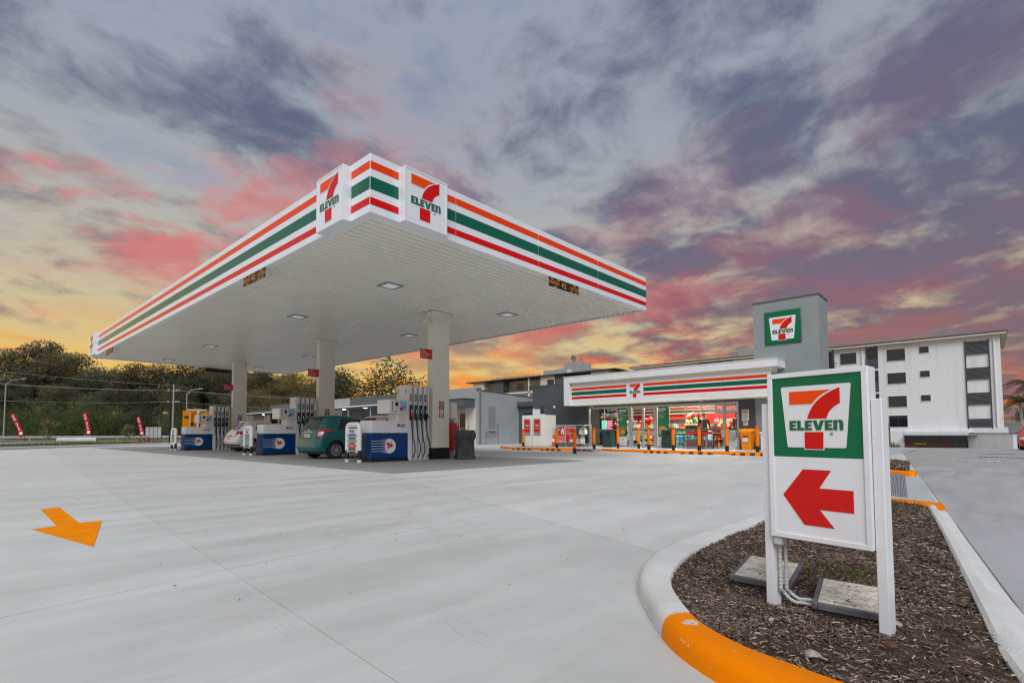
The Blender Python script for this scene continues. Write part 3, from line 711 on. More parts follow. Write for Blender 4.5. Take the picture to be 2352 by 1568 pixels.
# small cameras / bells on the canopy
m_=MB(); m_.tube([(11.0,13.9,5.03),(11.0,13.9,4.82)],.015); m_.box(10.82,11.06,13.84,13.96,4.6,4.66); m_.lathe([(.02,.0),(.12,.02),(.11,.06),(.05,.16),(.02,.2)],14,None,Matrix.Translation((10.95,13.9,4.60)))
single(m_,'horn_speaker','cream horn loudspeaker on the near canopy column, under the soffit','loudspeaker','cream',smooth=True)
m_=MB(); m_.tube([(11.62,31.62,5.03),(11.62,31.62,4.85)],.012); m_.lathe([(.02,.0),(.12,.02),(.11,.06),(.05,.16),(.02,.2)],14,None,Matrix.Translation((11.62,31.60,4.70)))
single(m_,'horn_speaker','cream horn loudspeaker on the farthest canopy column','loudspeaker','cream',smooth=True)
# ------------------------------------------------------------------ signs on the columns
COLN=('nearest','middle','farthest')
for nm,y in zip(COLN,(13.76,21.63,31.70)):
    t=thing('danger_sign','red DANGER NO SMOKING flag sign jutting from the %s canopy column'%nm,'warning sign',(10.85,y,3.37),0,'danger flag signs')
    M=FY(10.60,y+.03,3.37); m_=MB(); m_.box(0,.49,0,.33,-.012,0,None,M); m_.build('sign_plate','red',t)
    m_=MB()
    for i,s_ in enumerate(('DANGER','NO SMOKING','SWITCH OFF ENGINE','BEFORE OPENING','FUEL TANK')): m_.text(s_,.052,.03,.285-.062*i,.002,None,M,bold=.006,ax='LEFT',sx=.8)
    m_.build('lettering','white',t)
    t=thing('stop_engine_sign','tall red and white STOP ENGINE notice on the %s canopy column'%nm,'warning sign',(11.49,y,1.41),0,'stop engine notices')
    M=FY(11.38,y-.004,1.41); m_=MB(); m_.rect(0,.22,0,.565,0,None,M); m_.build('sign_plate','dark_red',t)
    m_=MB(); m_.text('STOP',.10,.11,.51,.002,None,M,bold=.01,sx=.75); m_.text('ENGINE',.085,.11,.44,.002,None,M,bold=.01,sx=.68)
    m_.rect(.02,.20,.155,.27,.002,None,M); m_.rect(.03,.19,.03,.135,.002,None,M); m_.disc(.11,.335,.055,.002,None,M)
    m_.build('lettering','white',t)
    m_=MB(); m_.disc(.11,.335,.042,.003,None,M); m_.build('pictogram','dark_red',t)
    m_=MB(); m_.poly([(.075,.36),(.085,.37),(.145,.31),(.135,.30)],.004,None,None,M); m_.disc(.075,.21,.028,.004,None,M); m_.disc(.15,.21,.02,.004,None,M); m_.disc(.07,.08,.028,.004,None,M); m_.disc(.11,.08,.02,.004,None,M); m_.disc(.15,.08,.02,.004,None,M); m_.build('pictogram','white',t)
    m_=MB(); 
    for u in (.07,.11,.15): m_.disc(u,.085,.017,.005,None,M)
    for u in (.075,.15): m_.disc(u,.215,.015,.005,None,M)
    m_.build('pictogram','dark_red',t)
# ================================================================== FUEL DISPENSERS (local: x along the island, front face at y=0 looking to -Y)
HORSE=[(418,1168),(430,1158),(458,1160),(449,1169),(447,1180),(458,1196),(472,1214),(492,1214),(501,1234),(515,1263),(507,1259),(489,1229),(479,1229),(486,1241),(470,1242),(440,1252),(412,1252),(396,1263),(376,1286),(363,1313),(352,1309),(365,1281),(378,1256),(360,1251),(346,1271),(339,1256),(352,1242),(380,1237),(404,1226),(424,1214),(430,1196)]
WING=[(342,1158),(404,1172),(414,1192),(426,1212),(404,1226),(366,1221),(330,1216),(352,1209),(336,1190),(356,1188)]
def winged(parent,M,s):
    f=lambda p:[((x-415)/112*s,-(y-1230)/112*s) for x,y in p]
    MB().poly(f(HORSE),.004,None,None,M).build('winged_horse','red',parent,world=False); MB().poly(f(WING),.0045,None,None,M).build('wing','red',parent,world=False)
def gradmat():
    m=bpy.data.materials.new('streak_fade'); m.use_nodes=True; t=NT(m.node_tree)
    g=t.n('ShaderNodeTexCoord').outputs['Generated']; x=t.n('ShaderNodeSeparateXYZ',{0:g}).outputs[0]
    c=t.mix(t.ss(x,0.,1.),(.006,.05,.16),(.34,.38,.62)); t.n('ShaderNodeOutputMaterial',{'Surface':t.n('ShaderNodeBsdfPrincipled',{'Base Color':c,'Roughness':.3}).outputs[0]}); MAT['streak_fade']=m
gradmat()
def oval(u,v,rx,ry,n=28): return [(u+rx*math.cos(6.28319*i/n),v+ry*math.sin(6.28319*i/n)) for i in range(n)]
GR={'red':('red','Supreme'),'green':('fuel_green','E10'),'blue':('mid_blue','Unleaded'),'black':('black','Diesel'),'cyan':('sky_blue','Extra')}
def dispenser(loc,label,nums,cols):
    t=thing('fuel_dispenser',label,'fuel pump',loc,0,'fuel dispensers under the canopy'); D=.64
    P=lambda m_,n,mt,par=t,**k: m_.build(n,mt,par,world=False,**k)
    m_=MB(); m_.box(0,1.35,0,D,.10,.875); P(m_,'lower_cabinet','blue_print',bevel=.01)
    cab=m_=MB(); m_.box(0,1.35,0,D,.88,1.26); cab=P(m_,'upper_cabinet','white',bevel=.012)
    m_=MB(); m_.box(-.01,1.36,-.01,D+.01,0.0,.098); P(m_,'base_rail','black',bevel=.004)
    F=FY(0,-.002,0)
    # printed streaks and disc
    m_=MB(); m_.rect(.34,.70,.255,.70,.001,None,F); P(m_,'streak_fade','streak_fade')
    for k in range(5): P(MB().rect(.0,.60,.315+.08*k,.327+.08*k,.002,None,F),'streak','white')
    pts=[(.66+.225*math.cos(a),.478+.225*math.sin(a)) for a in [R(-90+180*i/16) for i in range(17)]]+[(.66+.0-.11*math.cos(a)-.055,.478+.225*math.sin(a)) for a in [R(90-180*i/12) for i in range(13)]]
    b=P(MB().poly(pts,.003,None,None,F),'logo_disc','white'); winged(b,F@Matrix.Translation((.665,.478,0)),.185)
    m_=MB(); m_.text('M',.15,.98,1.115,.002,'navy',F,bold=.02,sx=.9); m_.text('o',.15,1.072,1.110,.002,'red',F,bold=.02); m_.text('bil',.15,1.165,1.115,.002,'navy',F,bold=.02,sx=.95); P(m_,'lettering',None,cab)
    # tall tower with four hose bays
    m_=MB(); x0=1.35
    m_.box(x0,x0+.85,.13,D,0,2.43)                                   # rear mass
    fins=[(x0,x0+.17),(x0+.245,x0+.365),(x0+.44,x0+.56),(x0+.635,x0+.755)]
    m_.box(x0,x0+.165,0,.128,0,2.43)
    tw=P(m_,'tower','white',bevel=.008)
    for k in range(3):
        a=x0+.235+.195*k; P(MB().box(a,a+.13,0,.128,.0,2.42-.012*k),'bay_fin','white',bevel=.006)
    P(MB().box(x0+.80,x0+.85,0,.128,0,2.39),'bay_fin','white',bevel=.006)
    P(MB().box(x0+.166,x0+.80,.10,.129,.02,2.41),'bay_lining','dark_metal')
    slots=[x0+.085,x0+.30,x0+.495,x0+.69]
    for k,cn in enumerate(cols):
        mt,tx=GR[cn]; cx=slots[k] if k else x0+.10; fz=FY(cx,-.003,0)
        gl=P(MB().rect(-.042,.042,1.93,2.14,.001,None,fz),'grade_label',mt)
        m_=MB(); m_.text(tx,.06,0,0,.002,None,fr((cx,-.003,2.035),(0,0,1),(-1,0,0)),bold=.008,sx=.8); P(m_,'lettering','white',gl)
        m_=MB(); m_.disc(0,1.895,.028,.001,mt,fz,n=12); m_.rect(-.03,.03,1.83,1.86,.001,'plate',fz); P(m_,'grade_mark',None)
        m_=MB(); m_.box(cx-.05,cx+.05,-.03,.02,1.30,1.79); hb=P(m_,'nozzle_holster','black',bevel=.01)
        m_=MB(); m_.tube([(cx-.012,-.045,1.64),(cx-.02,-.075,1.57),(cx+.0,-.085,1.50)],.014,8,'chrome')
        m_.box(cx-.028,cx+.038,-.115,-.032,1.40,1.51,mt); m_.tube([(cx+.02,-.08,1.50),(cx+.055,-.10,1.44),(cx+.03,-.09,1.36)],.018,8,mt); m_.tube([(cx+.01,-.07,1.42),(cx+.0,-.06,1.30)],.022,8,'black')
        P(m_,'nozzle',None,bevel=.01)
        sw=.14+.02*(k%2); pth=arcpts((cx,1.30),(cx+.01,.80),(cx+sw*.8,.55),10)+arcpts((cx+sw*.8,.55),(cx+sw*1.25,.25),(cx+.06,.09),10)[1:]
        P(MB().tube([(a,-.05-.02*math.sin(3.1*i/20),b) for i,(a,b) in enumerate(pth)],.017,8),'hose','black_rubber',smooth=True)
    # numbers on the tower side that looks to -X
    M=FX(x0-.004,D,0); m_=MB(); m_.text(nums[0],.23,.10,2.24,.0,None,M,bold=.014,sx=.72); m_.text(nums[1],.23,.53,2.24,.0,None,M,bold=.014,sx=.72); P(m_,'bay_numbers','dark_red',tw)
    # card reader / display head
    m_=MB(); m_.box(.62,1.34,-.03,D+.02,1.49,1.935); hd=P(m_,'display_head','white',bevel=.02)
    F2=FY(0,-.034,0)
    P(MB().rect(1.0,1.27,1.54,1.90,0,None,F2),'advert_panel','light_blue',hd)
    m_=MB(); m_.poly([(1.02,1.60),(1.08,1.70),(1.14,1.73),(1.19,1.70),(1.13,1.66),(1.09,1.58)],.001,None,'red',F2); m_.poly([(1.0,1.58),(1.07,1.66),(1.05,1.69),(1.0,1.63)],.001,None,'black',F2); m_.rect(1.0,1.27,1.54,1.575,.001,'plate',F2); m_.disc(1.22,1.70,.022,.001,'red',F2,n=10); P(m_,'advert_print',None,hd)
    P(MB().rect(.83,.95,1.73,1.85,0,None,F2),'screen','screen',hd)
    for k in range(4): P(MB().rect(.705,.755,1.80-.085*k,1.85-.085*k,0,None,F2),'grade_button','screen' if k<3 else 'dark_red',hd)
    m_=MB(); m_.rect(.81,.87,1.535,1.60,0,None,F2); P(m_,'bay_number_plate','red',hd)
    m_=MB(); m_.text(nums[1],.06,.84,1.567,.001,'white',F2,bold=.01); m_.rect(.89,.94,1.55,1.64,.0,'plate',F2); m_.rect(.88,.93,1.66,1.69,.0,'screen',F2); m_.rect(.85,.95,1.872,1.886,.0,'navy',F2); m_.rect(.71,.78,1.885,1.895,.0,'pipe_grey',F2); P(m_,'panel_print',None,hd)
    m_=MB(); m_.box(.96,1.34,.0,D-.1,1.262,1.488); sp=P(m_,'support_panel','cream')
    m_=MB(); 
    for r_ in range(5):
        for c_ in range(4): m_.rect(1.0+.07*c_,1.04+.07*c_,1.46-.024*r_,1.466-.024*r_,.001,'pipe_grey',F)
    m_.text('24',.07,1.13,1.32,.001,'pipe_grey',F,bold=.005); P(m_,'speaker_print',None,sp)
    return t
dispenser((8.72,13.72,.004),'nearest white and blue fuel pump numbered 5 and 6',('5','6'),('red','green','blue','black'))
dispenser((8.72,21.59,.004),'middle white and blue fuel pump numbered 3 and 4, beside the teal hatchback',('3','4'),('cyan','green','blue','black'))
dispenser((8.72,31.66,.004),'farthest white and blue fuel pump numbered 1 and 2, before the orange panels',('1','2'),('red','green','blue','black'))
# payment terminals on the far side of each column
for nm,y in zip(COLN,(13.76,21.63,31.70)):
    t=thing('payment_terminal','white rounded terminal head on a red panel behind the %s canopy column'%nm,'payment terminal',(12.2,y,.004),0,'payment terminals behind the columns')
    MB().box(12.02,12.35,y+.05,y+.40,.30,1.24).build('lower_panel','red',t,bevel=.01)
    MB().box(11.98,12.26,y+.02,y+.45,1.36,1.96).build('terminal_head','white',t,bevel=.07,seg=4)
    MB().box(12.05,12.2,y+.15,y+.32,0,1.38).build('stand','grey_lid',t)
    MB().tube([(12.12,y+.0,1.42),(12.16,y-.05,1.30),(12.20,y-.03,1.12)],.02,8).build('nozzle','white',t)
# ------------------------------------------------------------------ hoop-shaped fuel grade signs
def hoop(loc,label,rows):
    """local y runs across the hoop, faces -X"""
    t=thing('grade_sign',label,'fuel sign',loc,0,'fuel grade hoop signs'); W=.80
    P=lambda m_,n,mt,par=t,**k: m_.build(n,mt,par,world=False,**k)
    r=.14; h=1.20; pth=[(0,W/2-.055,.36)]+[(0,W/2-.055-r+r*math.cos(a),h-.055-r+r*math.sin(a)) for a in [R(15*i) for i in range(7)]]+[(0,-(W/2-.055-r)-r*math.sin(a),h-.055-r+r*math.cos(a)) for a in [R(15*i) for i in range(7)]]+[(0,-W/2+.055,.36)]
    P(MB().tube(pth,.065,14),'hoop_frame','white',smooth=True)
    for s_ in (1,-1):
        P(MB().tube([(0,s_*(W/2-.055),.09),(0,s_*(W/2-.055),.385)],.058,14),'leg_sleeve','black',smooth=True)
        P(MB().tube([(0,s_*(W/2-.055),.0),(0,s_*(W/2-.055),.09)],.072,14),'footing','kerb_concrete',smooth=True)
    P(MB().box(-.045,.045,-W/2+.10,W/2-.10,.28,1.02),'sign_board','white',bevel=.01)
    P(MB().box(-.05,.05,-W/2+.09,W/2-.09,1.06,1.09),'cross_bar','white')
    M=FX(-.048,0,0); a,b=-.29,.29
    m_=MB(); m_.text('M',.15,-.10,.945,.001,'navy',M,bold=.02,sx=.75); m_.text('o',.15,-.02,.94,.001,'red',M,bold=.02,sx=.8); m_.text('bil',.15,.07,.945,.001,'navy',M,bold=.02,sx=.8); P(m_,'lettering',None)
    for k,(mt,tx,th) in enumerate(rows):
        v1=.86-.145*k; g_=P(MB().rect(-.20,.20,v1-.138,v1,.001,None,M),'grade_strip',mt)
        m_=MB(); m_.text(tx,.105,0,v1-.069,.002,None,M,bold=.006,sx=.66); P(m_,'lettering','white',g_)
        m_=MB()
        for u in (-.252,.252): m_.disc(u,v1-.069,.028,.002,mt if mt!='black' else 'plate',M,n=14); m_.text(th,.035,u,v1-.069,.003,'white',M)
        P(m_,'grade_mark',None,g_)
    return t
R4=[('mid_blue','SpecialUnleaded','91'),('fuel_green','Special E10','94'),('red','Supreme+','98'),('black','SpecialDiesel','D')]
hoop((8.36,14.12,.004),'white hoop sign of coloured fuel names before the nearest pump',R4)
hoop((8.40,22.25,.004),'white hoop sign of fuel names before the middle pump, with a light blue strip',[R4[0],R4[1],('sky_blue','Extra','95'),R4[3]])
hoop((8.42,32.45,.004),'farthest hoop sign of fuel names before the pump by the road',R4[:3])
# ------------------------------------------------------------------ grey service bin by the near column
def bin_station(loc,rz,label):
    t=thing('service_bin',label,'bin',loc,rz); P=lambda m_,n,mt,par=t,**k: m_.build(n,mt,par,world=False,**k)
    rings=[(.34,.28,0),(.34,.28,.05),(.30,.245,.14),(.29,.235,.62),(.34,.28,.74),(.335,.275,.86),(.31,.25,.95),(.30,.24,.97)]
    m_=MB(); vs=[]; c=.05
    for a,b,z in rings: vs+=[(-a+c,-b,z),(a-c,-b,z),(a,-b+c,z),(a,b-c,z),(a-c,b,z),(-a+c,b,z),(-a,b-c,z),(-a,-b+c,z)]
    k=len(rings); m_.add(vs,[(i*8+j,i*8+(j+1)%8,(i+1)*8+(j+1)%8,(i+1)*8+j) for i in range(k-1) for j in range(8)]+[tuple(range(7,-1,-1)),tuple(range((k-1)*8,k*8))])
    P(m_,'bin_body','charcoal',bevel=.012)
    F=FY(0,-.262,0); P(MB().box(-.19,.10,.10,.62,-.01,.012,None,FY(0,-.24,0)),'front_door','charcoal',bevel=.008)
    P(MB().poly([(.12,.74),(.22,.74),(.22,.90),(.15,.90),(.12,.86)],-.02,.004,None,FY(0,-.272,0)),'litter_slot','black')
    P(MB().tube([(-.14,0,.97),(-.13,0,1.03),(.02,0,1.03),(.03,0,.97)],.016,8),'towel_holder','steel')
    P(MB().tube([(.10,.02,.96),(.16,.03,1.14)],.012,8),'squeegee_handle','dark_red')
    P(MB().box(-.28,.28,-.21,.21,.969,.975),'tray_rim','steel')
    return t
bin_station((11.98,13.12,.004),R(-28),'dark grey forecourt service bin with squeegee beside the near column')
# ================================================================== CARS (local: rear at x=0, nose to +X, wheels on z=0)
def interp(keys,z):
    for a,b in zip(keys,keys[1:]):
        if z<=b[0]:
            t=(z-a[0])/(b[0]-a[0]); return [p+(q-p)*t for p,q in zip(a,b)]
    return list(keys[-1])
def smoothkeys(keys,n):
    P_=[Vector(k[:3]) for k in keys]; out=[]
    zs=[keys[0][0]+(keys[-1][0]-keys[0][0])*i/n for i in range(n+1)]
    zs=sorted(set(zs+[k[0] for k in keys])); return zs
def carshape(keys,bow=.05,rr=.20,rf=.30):
    def S(z,s):
        """s in 0..8: rear centre -> right(-Y) side -> front -> left -> rear"""
        _,xr,xf,hw=interp(keys,z); rb=min(rr,hw*.5); fb=min(rf,hw*.6)
        i=int(s)%8; t=s-int(s)
        if i==0: return Vector((xr+bow*(t**2)*.6,-(hw-rb)*t,z))
        if i==1: a=R(90*t); return Vector((xr+bow*.6+rb-rb*math.cos(a),-(hw-rb)-rb*math.sin(a),z))
        if i==2: return Vector((xr+bow*.6+rb+(xf-fb-xr-rb-bow*.6-bow)*t,-hw-.0*math.sin(3.14*t),z))
        if i==3: a=R(90*t); return Vector((xf-bow-fb+fb*math.sin(a),-(hw-fb)-fb*math.cos(a),z))
        if i==4: return Vector((xf-bow*(1-t)**2,-(hw-fb)*(1-t),z))
        m=S(z,8-s if s<8 else 0); return Vector((m.x,-m.y,z))
    return S
def hull(keys,S,n=26):
    zs=smoothkeys(keys,n); ss=[]
    for a,k in ((0,5),(1,6),(2,22),(3,7),(4,6),(5,7),(6,22),(7,0)):
        pass
    div=[5,6,22,7,6]; right=[i+j/div[i] for i in range(5) for j in range(div[i])]+[5.0]
    left=[8-s for s in right[::-1]][1:-1]; ss=right+left; N=len(ss); m_=MB(); vs=[]
    for z in zs: vs+=[S(z,s) for s in ss]
    k=len(zs); fs=[(i*N+j,i*N+(j+1)%N,(i+1)*N+(j+1)%N,(i+1)*N+j) for i in range(k-1) for j in range(N)]
    fs+=[tuple(range(N-1,-1,-1)),tuple(range((k-1)*N,k*N))]
    m_.add(vs,fs); return m_
def patch(S,fn,nu=8,nv=6,off=.006,cen=(1.9,0)):
    """fn(u,v)->(z,s); patch lifted off the body"""
    m_=MB()
    def f(u,v):
        z,s=fn(u,v); p=S(z,s); q=S(z,s+.02)-S(z,s-.02); nrm=Vector((q.y,-q.x,0)); 
        if nrm.length<1e-6: nrm=Vector((p.x-cen[0],p.y,0))
        nrm.normalize()
        if nrm.dot(Vector((p.x-cen[0],p.y,0)))<0: nrm=-nrm
        return p+nrm*off+Vector((0,0,off*.5))
    m_.grid(f,nu,nv); return m_
def boolcut(me,cutters):
    ob=bpy.data.objects.new('b',me); COL.objects.link(ob); cs=[]
    for c in cutters:
        co=bpy.data.objects.new('c',c); COL.objects.link(co); cs.append(co)
        md=ob.modifiers.new('b','BOOLEAN'); md.operation='DIFFERENCE'; md.object=co; md.solver='EXACT'
    dg=bpy.context.evaluated_depsgraph_get(); new=bpy.data.meshes.new_from_object(ob.evaluated_get(dg))
    for o in cs+[ob]: bpy.data.objects.remove(o)
    return new
def sx(keys,S,z,x):
    """ring parameter on the right side for a given x"""
    a=S(z,2.0).x; b=S(z,2.999).x; return 2+max(0,min(.999,(x-a)/(b-a)))
def car(name,label,loc,rz,paint,keys,wheel,wr,belt,roof,sidewin,rearwin,frontwin,tails,plate,suv=False,tw=.2,lights=None):
    t=thing(name,label,'car',loc,rz); P=lambda m_,n,mt,par=t,**k: m_.build(n,mt,par,world=False,**k)
    S=carshape(keys); hwm=max(k[3] for k in keys); L=max(k[2] for k in keys)
    me=hull(keys,S).mesh('body',paint); cut=[]
    for x in wheel:
        for s_ in (1,-1):
            c=MB(); n=28; c.lathe([(wr+.055,-.17),(wr+.055,.17)],n,None,Matrix.Translation((x,s_*(hwm-.08),wr))@Matrix.Rotation(R(90),4,'X')); cut.append(c.mesh('c'))
    me2=boolcut(me,cut); 
    if not me2.materials: me2.materials.append(MAT[paint])
    shade(me2,40); o=bpy.data.objects.new('body',me2); COL.objects.link(o); o.parent=t; body=o
    for (z0,z1,a0,a1,b0,b1) in sidewin:           # lower edge a0..a1, upper b0..b1
        for sgn in (1,-1):
            def fn(u,v): z=z0+(z1-z0)*v; x=(a0+(a1-a0)*u)*(1-v)+(b0+(b1-b0)*u)*v; s=sx(keys,S,z,x); return z,(s if sgn>0 else 8-s)
            P(patch(S,fn),'side_window','car_glass',smooth=True)
    z0,z1,s0,s1=rearwin
    def fn(u,v): z=z0+(z1-z0)*v; k=s0+(s1-s0)*v; s=-k+2*k*u; return z,(s if s>=0 else 8+s)
    P(patch(S,fn,14,6),'rear_window','car_glass',smooth=True)
    z0,z1,s0,s1=frontwin
    def fn(u,v): z=z0+(z1-z0)*v; k=s0+(s1-s0)*v; return z,5-k+2*k*u if False else (5-k+2*k*u)
    P(patch(S,lambda u,v:(lambda z,k:(z,5-k+2*k*u))(z0+(z1-z0)*v,s0+(s1-s0)*v),14,6),'windscreen','car_glass',smooth=True)
    for (z0,z1,s0,s1,s2,s3,mt) in tails:
        for sgn in (1,-1):
            def fn(u,v): z=z0+(z1-z0)*v; s=(s0+(s1-s0)*u)*(1-v)+(s2+(s3-s2)*u)*v; return z,(s if sgn>0 else 8-s)
            P(patch(S,fn,6,4,.008 if mt=='tail_red' else .016),'tail_light',mt,smooth=True)
    zf=lights or .62
    for sgn in (1,-1):
        def fn(u,v): z=zf+.16*v; s=3.25+(.9)*u; return z,(s if sgn>0 else 8-s)
        P(patch(S,fn,6,3,.008),'headlight','tail_clear',smooth=True)
    # number plate, handle strip, badge, wiper on the tail
    z=plate; x=S(z,.0).x; M=FX(x-.012,0,z); pl=P(MB().box(-.19,.19,-.055,.055,-.004,.006,None,M),'number_plate','plate')
    m_=MB(); m_.text('265 SUR',.085,0,0,.008,None,M,bold=.01,sx=.85); P(m_,'lettering','black',pl)
    z=plate+.13; M=FX(S(z,0).x-.012,0,z); P(MB().box(-.33,.33,-.018,.018,-.006,.012,None,M),'tailgate_strip','chrome',bevel=.005)
    z=plate+.20; M=FX(S(z,0).x-.012,0,z); m_=MB(); m_.poly(oval(0,0,.05,.035,16),0,.008,None,M); P(m_,'badge','chrome')
    z=rearwin[0]+.05; p=S(z,0); P(MB().tube([(p.x-.03,-.02,z),(p.x+.01,.14,z+.06),(p.x+.02,.32,z+.05)],.010,6),'wiper','trim_black')
    zt=keys[-1][0]; P(MB().tube([(keys[-1][1]+.25,0,zt),(keys[-1][1]+.10,0,zt+.10)],.006,6),'aerial','trim_black')
    # shut lines of hatch, bumper and doors
    def seam(pts): P(MB().tube([p+(Vector((p.x-L/2,p.y*1.6,0)).normalized()*.003) for p in pts],.006,5),'shut_line','trim_black')
    zb=belt-.27; wrap=lambda s:s if s>=0 else 8+s
    seam([S(zb,wrap(-.92+1.84*i/14)) for i in range(15)])
    for sg in (1,-1):
        seam([S(zb+(roof-zb)*i/10,wrap(sg*(.92+.02*i/10))) for i in range(11)])
        seam([S(zb-.02*i/8,(lambda s:s if sg>0 else 8-s)(1.0+1.12*i/8)) for i in range(9)])
        for xd in (wheel[0]+.62+.35,wheel[0]+1.62,wheel[1]-.52):
            seam([S(z_,(lambda s:s if sg>0 else 8-s)(sx(keys,S,z_,xd-.10*(z_-.3)))) for z_ in [.30+(belt-.30)*i/8 for i in range(9)]])
    # bumper insert, door handle, mirrors, sills
    P(patch(S,lambda u,v:(keys[0][0]+.02+(.16 if suv else .07)*v,(lambda s:s if s>=0 else 8+s)(-1.9+3.8*u)),20,3,.010),'lower_bumper','trim_black',smooth=True)
    for sgn in (1,-1):
        for hx in (wheel[0]+.62,wheel[0]+1.52):
            z=belt-.14; p=S(z,sx(keys,S,z,hx)); P(MB().box(p.x-.09,p.x+.09,sgn*abs(p.y)-.02,sgn*abs(p.y)+.02,z-.013,z+.013),'door_handle',paint,bevel=.008)
        z=belt+.06; xx=frontwin_x=S(frontwin[0],4.9).x-.62; p=S(z,sx(keys,S,z,xx)); y=sgn*(abs(p.y)+.09)
        P(MB().box(xx-.05,xx+.07,y-.07,y+.07,z-.05,z+.07),'mirror',paint if not suv else 'trim_black',bevel=.03)
    # wheels
    for x in wheel:
        for sgn in (1,-1):
            y=sgn*(hwm-.02); M=Matrix.Translation((x,y,wr))@Matrix.Rotation(R(90)*(-sgn),4,'X')   # local +z = outwards? handled by symmetric profile
            m_=MB(); w2=tw/2; m_.lathe([(wr*.62,-w2),(wr*.9,-w2),(wr,-w2*.7),(wr,w2*.7),(wr*.9,w2),(wr*.62,w2)],28,None,Matrix.Translation((0,0,-w2))@Matrix())
            ty=MB(); ty.add(m_.v,m_.f,None,Matrix.Translation((x,y,wr))@Matrix.Rotation(R(90)*sgn,4,'X')@Matrix.Scale(-1,4,(0,0,1)) if False else Matrix.Translation((x,sgn*(hwm-.02-tw/2)+sgn*tw/2,wr))@Matrix.Rotation(R(90),4,'X')@Matrix.Translation((0,0,tw if sgn>0 else 0)))
            tyre=P(ty,'tyre','tyre',smooth=True)
            rm=MB(); F_=Matrix.Translation((x,sgn*(hwm-.012),wr))@Matrix.Rotation(R(90),4,'X')
            rm.lathe([(wr*.64,-.004),(wr*.64,.004)],28,None,F_)
            rim=P(rm,'rim','trim_black',tyre); rm=MB()
            for q in range(8):
                a=6.28319*q/8; M3=F_@Matrix.Rotation(a,4,'Z'); zz=.012*(-sgn)
                rm.add([(.03,-.016,zz),(wr*.60,-.034,zz*.6),(wr*.62,.020,zz*.6),(.03,.012,zz)],[(0,1,2,3)] if sgn<0 else [(3,2,1,0)],None,M3)
            rm.lathe([(wr*.58,-.006),(wr*.65,-.012),(wr*.65,.012),(wr*.58,.006)],28,None,F_,cap=False); rm.lathe([(.05,-.014),(.05,.014)],12,None,F_)
            P(rm,'spokes','rim',tyre)
    return t
HATCH=[(.17,.16,3.74,.70),(.24,.05,3.84,.79),(.40,.0,3.89,.835),(.55,.015,3.88,.845),(.70,.05,3.82,.845),(.72,.08,3.80,.845),(.86,.105,3.56,.835),(.96,.14,3.05,.815),(1.02,.17,2.78,.795),(1.2,.27,2.42,.735),(1.36,.37,2.08,.655),(1.43,.40,1.92,.62),(1.46,.30,1.75,.60),(1.495,.48,1.45,.54),(1.51,.75,1.25,.42)]
car('parked_car','teal hatchback parked at the pumps with its tail to the viewer',(8.47,17.47,.004),R(0),'teal_paint',HATCH,(.72,3.16),.295,.98,1.42,
    [(1.03,1.37,.80,1.36,.98,1.36),(1.03,1.37,1.42,2.30,1.42,1.98)],(1.02,1.39,.98,.90),(1.04,1.40,.9,.85),
    [(.74,1.02,.98,1.70,1.0,2.14,'tail_red'),(.78,.93,1.12,1.62,1.14,1.86,'tail_clear')],.80)
SUVK=[(.19,.20,4.0,.72),(.30,.06,4.12,.82),(.48,.0,4.18,.86),(.62,.03,4.16,.87),(.80,.10,4.10,.865),(.95,.16,3.80,.85),(1.02,.22,3.05,.83),(1.08,.28,2.85,.80),(1.25,.42,2.45,.73),(1.40,.58,2.05,.65),(1.49,.66,1.8,.60),(1.53,.72,1.5,.52),(1.55,1.0,1.3,.40)]
car('parked_car','white hatchback with dark lower bumper behind the middle pump',(9.55,27.85,.004),R(0),'white_paint',SUVK,(.80,3.35),.325,1.03,1.45,
    [(1.08,1.40,.98,1.50,1.12,1.50),(1.08,1.40,1.56,2.42,1.56,2.02)],(1.08,1.44,.88,.80),(1.10,1.44,.9,.85),
    [(.84,1.0,.95,1.95,.9,2.0,'tail_red')],.66,suv=True)
BIGK=[(.22,.20,4.40,.76),(.34,.06,4.50,.87),(.55,.0,4.56,.90),(.75,.03,4.54,.905),(.95,.10,4.45,.90),(1.06,.15,3.95,.88),(1.14,.20,3.15,.86),(1.35,.32,2.75,.80),(1.52,.46,2.30,.72),(1.62,.55,2.0,.66),(1.66,.70,1.7,.56),(1.68,1.0,1.5,.42)]
car('parked_car','white four wheel drive, mostly hidden beyond the teal hatchback',(12.35,20.25,.004),R(0),'white_paint',BIGK,(.85,3.65),.36,1.12,1.58,
    [(1.18,1.52,.72,1.55,.82,1.55),(1.18,1.52,1.62,2.72,1.62,2.28)],(1.18,1.56,.88,.82),(1.18,1.58,.9,.85),
    [(.86,1.12,1.0,1.9,.95,1.95,'tail_red')],.80,suv=True)
car('parked_car','red car at the right edge, parked by the white garage wall',(46.3,-2.28,hgt(44,-2)-.0),R(180),'red_car_paint',HATCH,(.72,3.16),.295,.98,1.42,
    [(1.03,1.37,.80,1.36,.98,1.36),(1.03,1.37,1.42,2.30,1.42,1.98)],(1.03,1.37,.86,.80),(1.04,1.40,.9,.85),
    [(.76,1.0,1.0,1.98,.86,2.16,'tail_red')],.80)
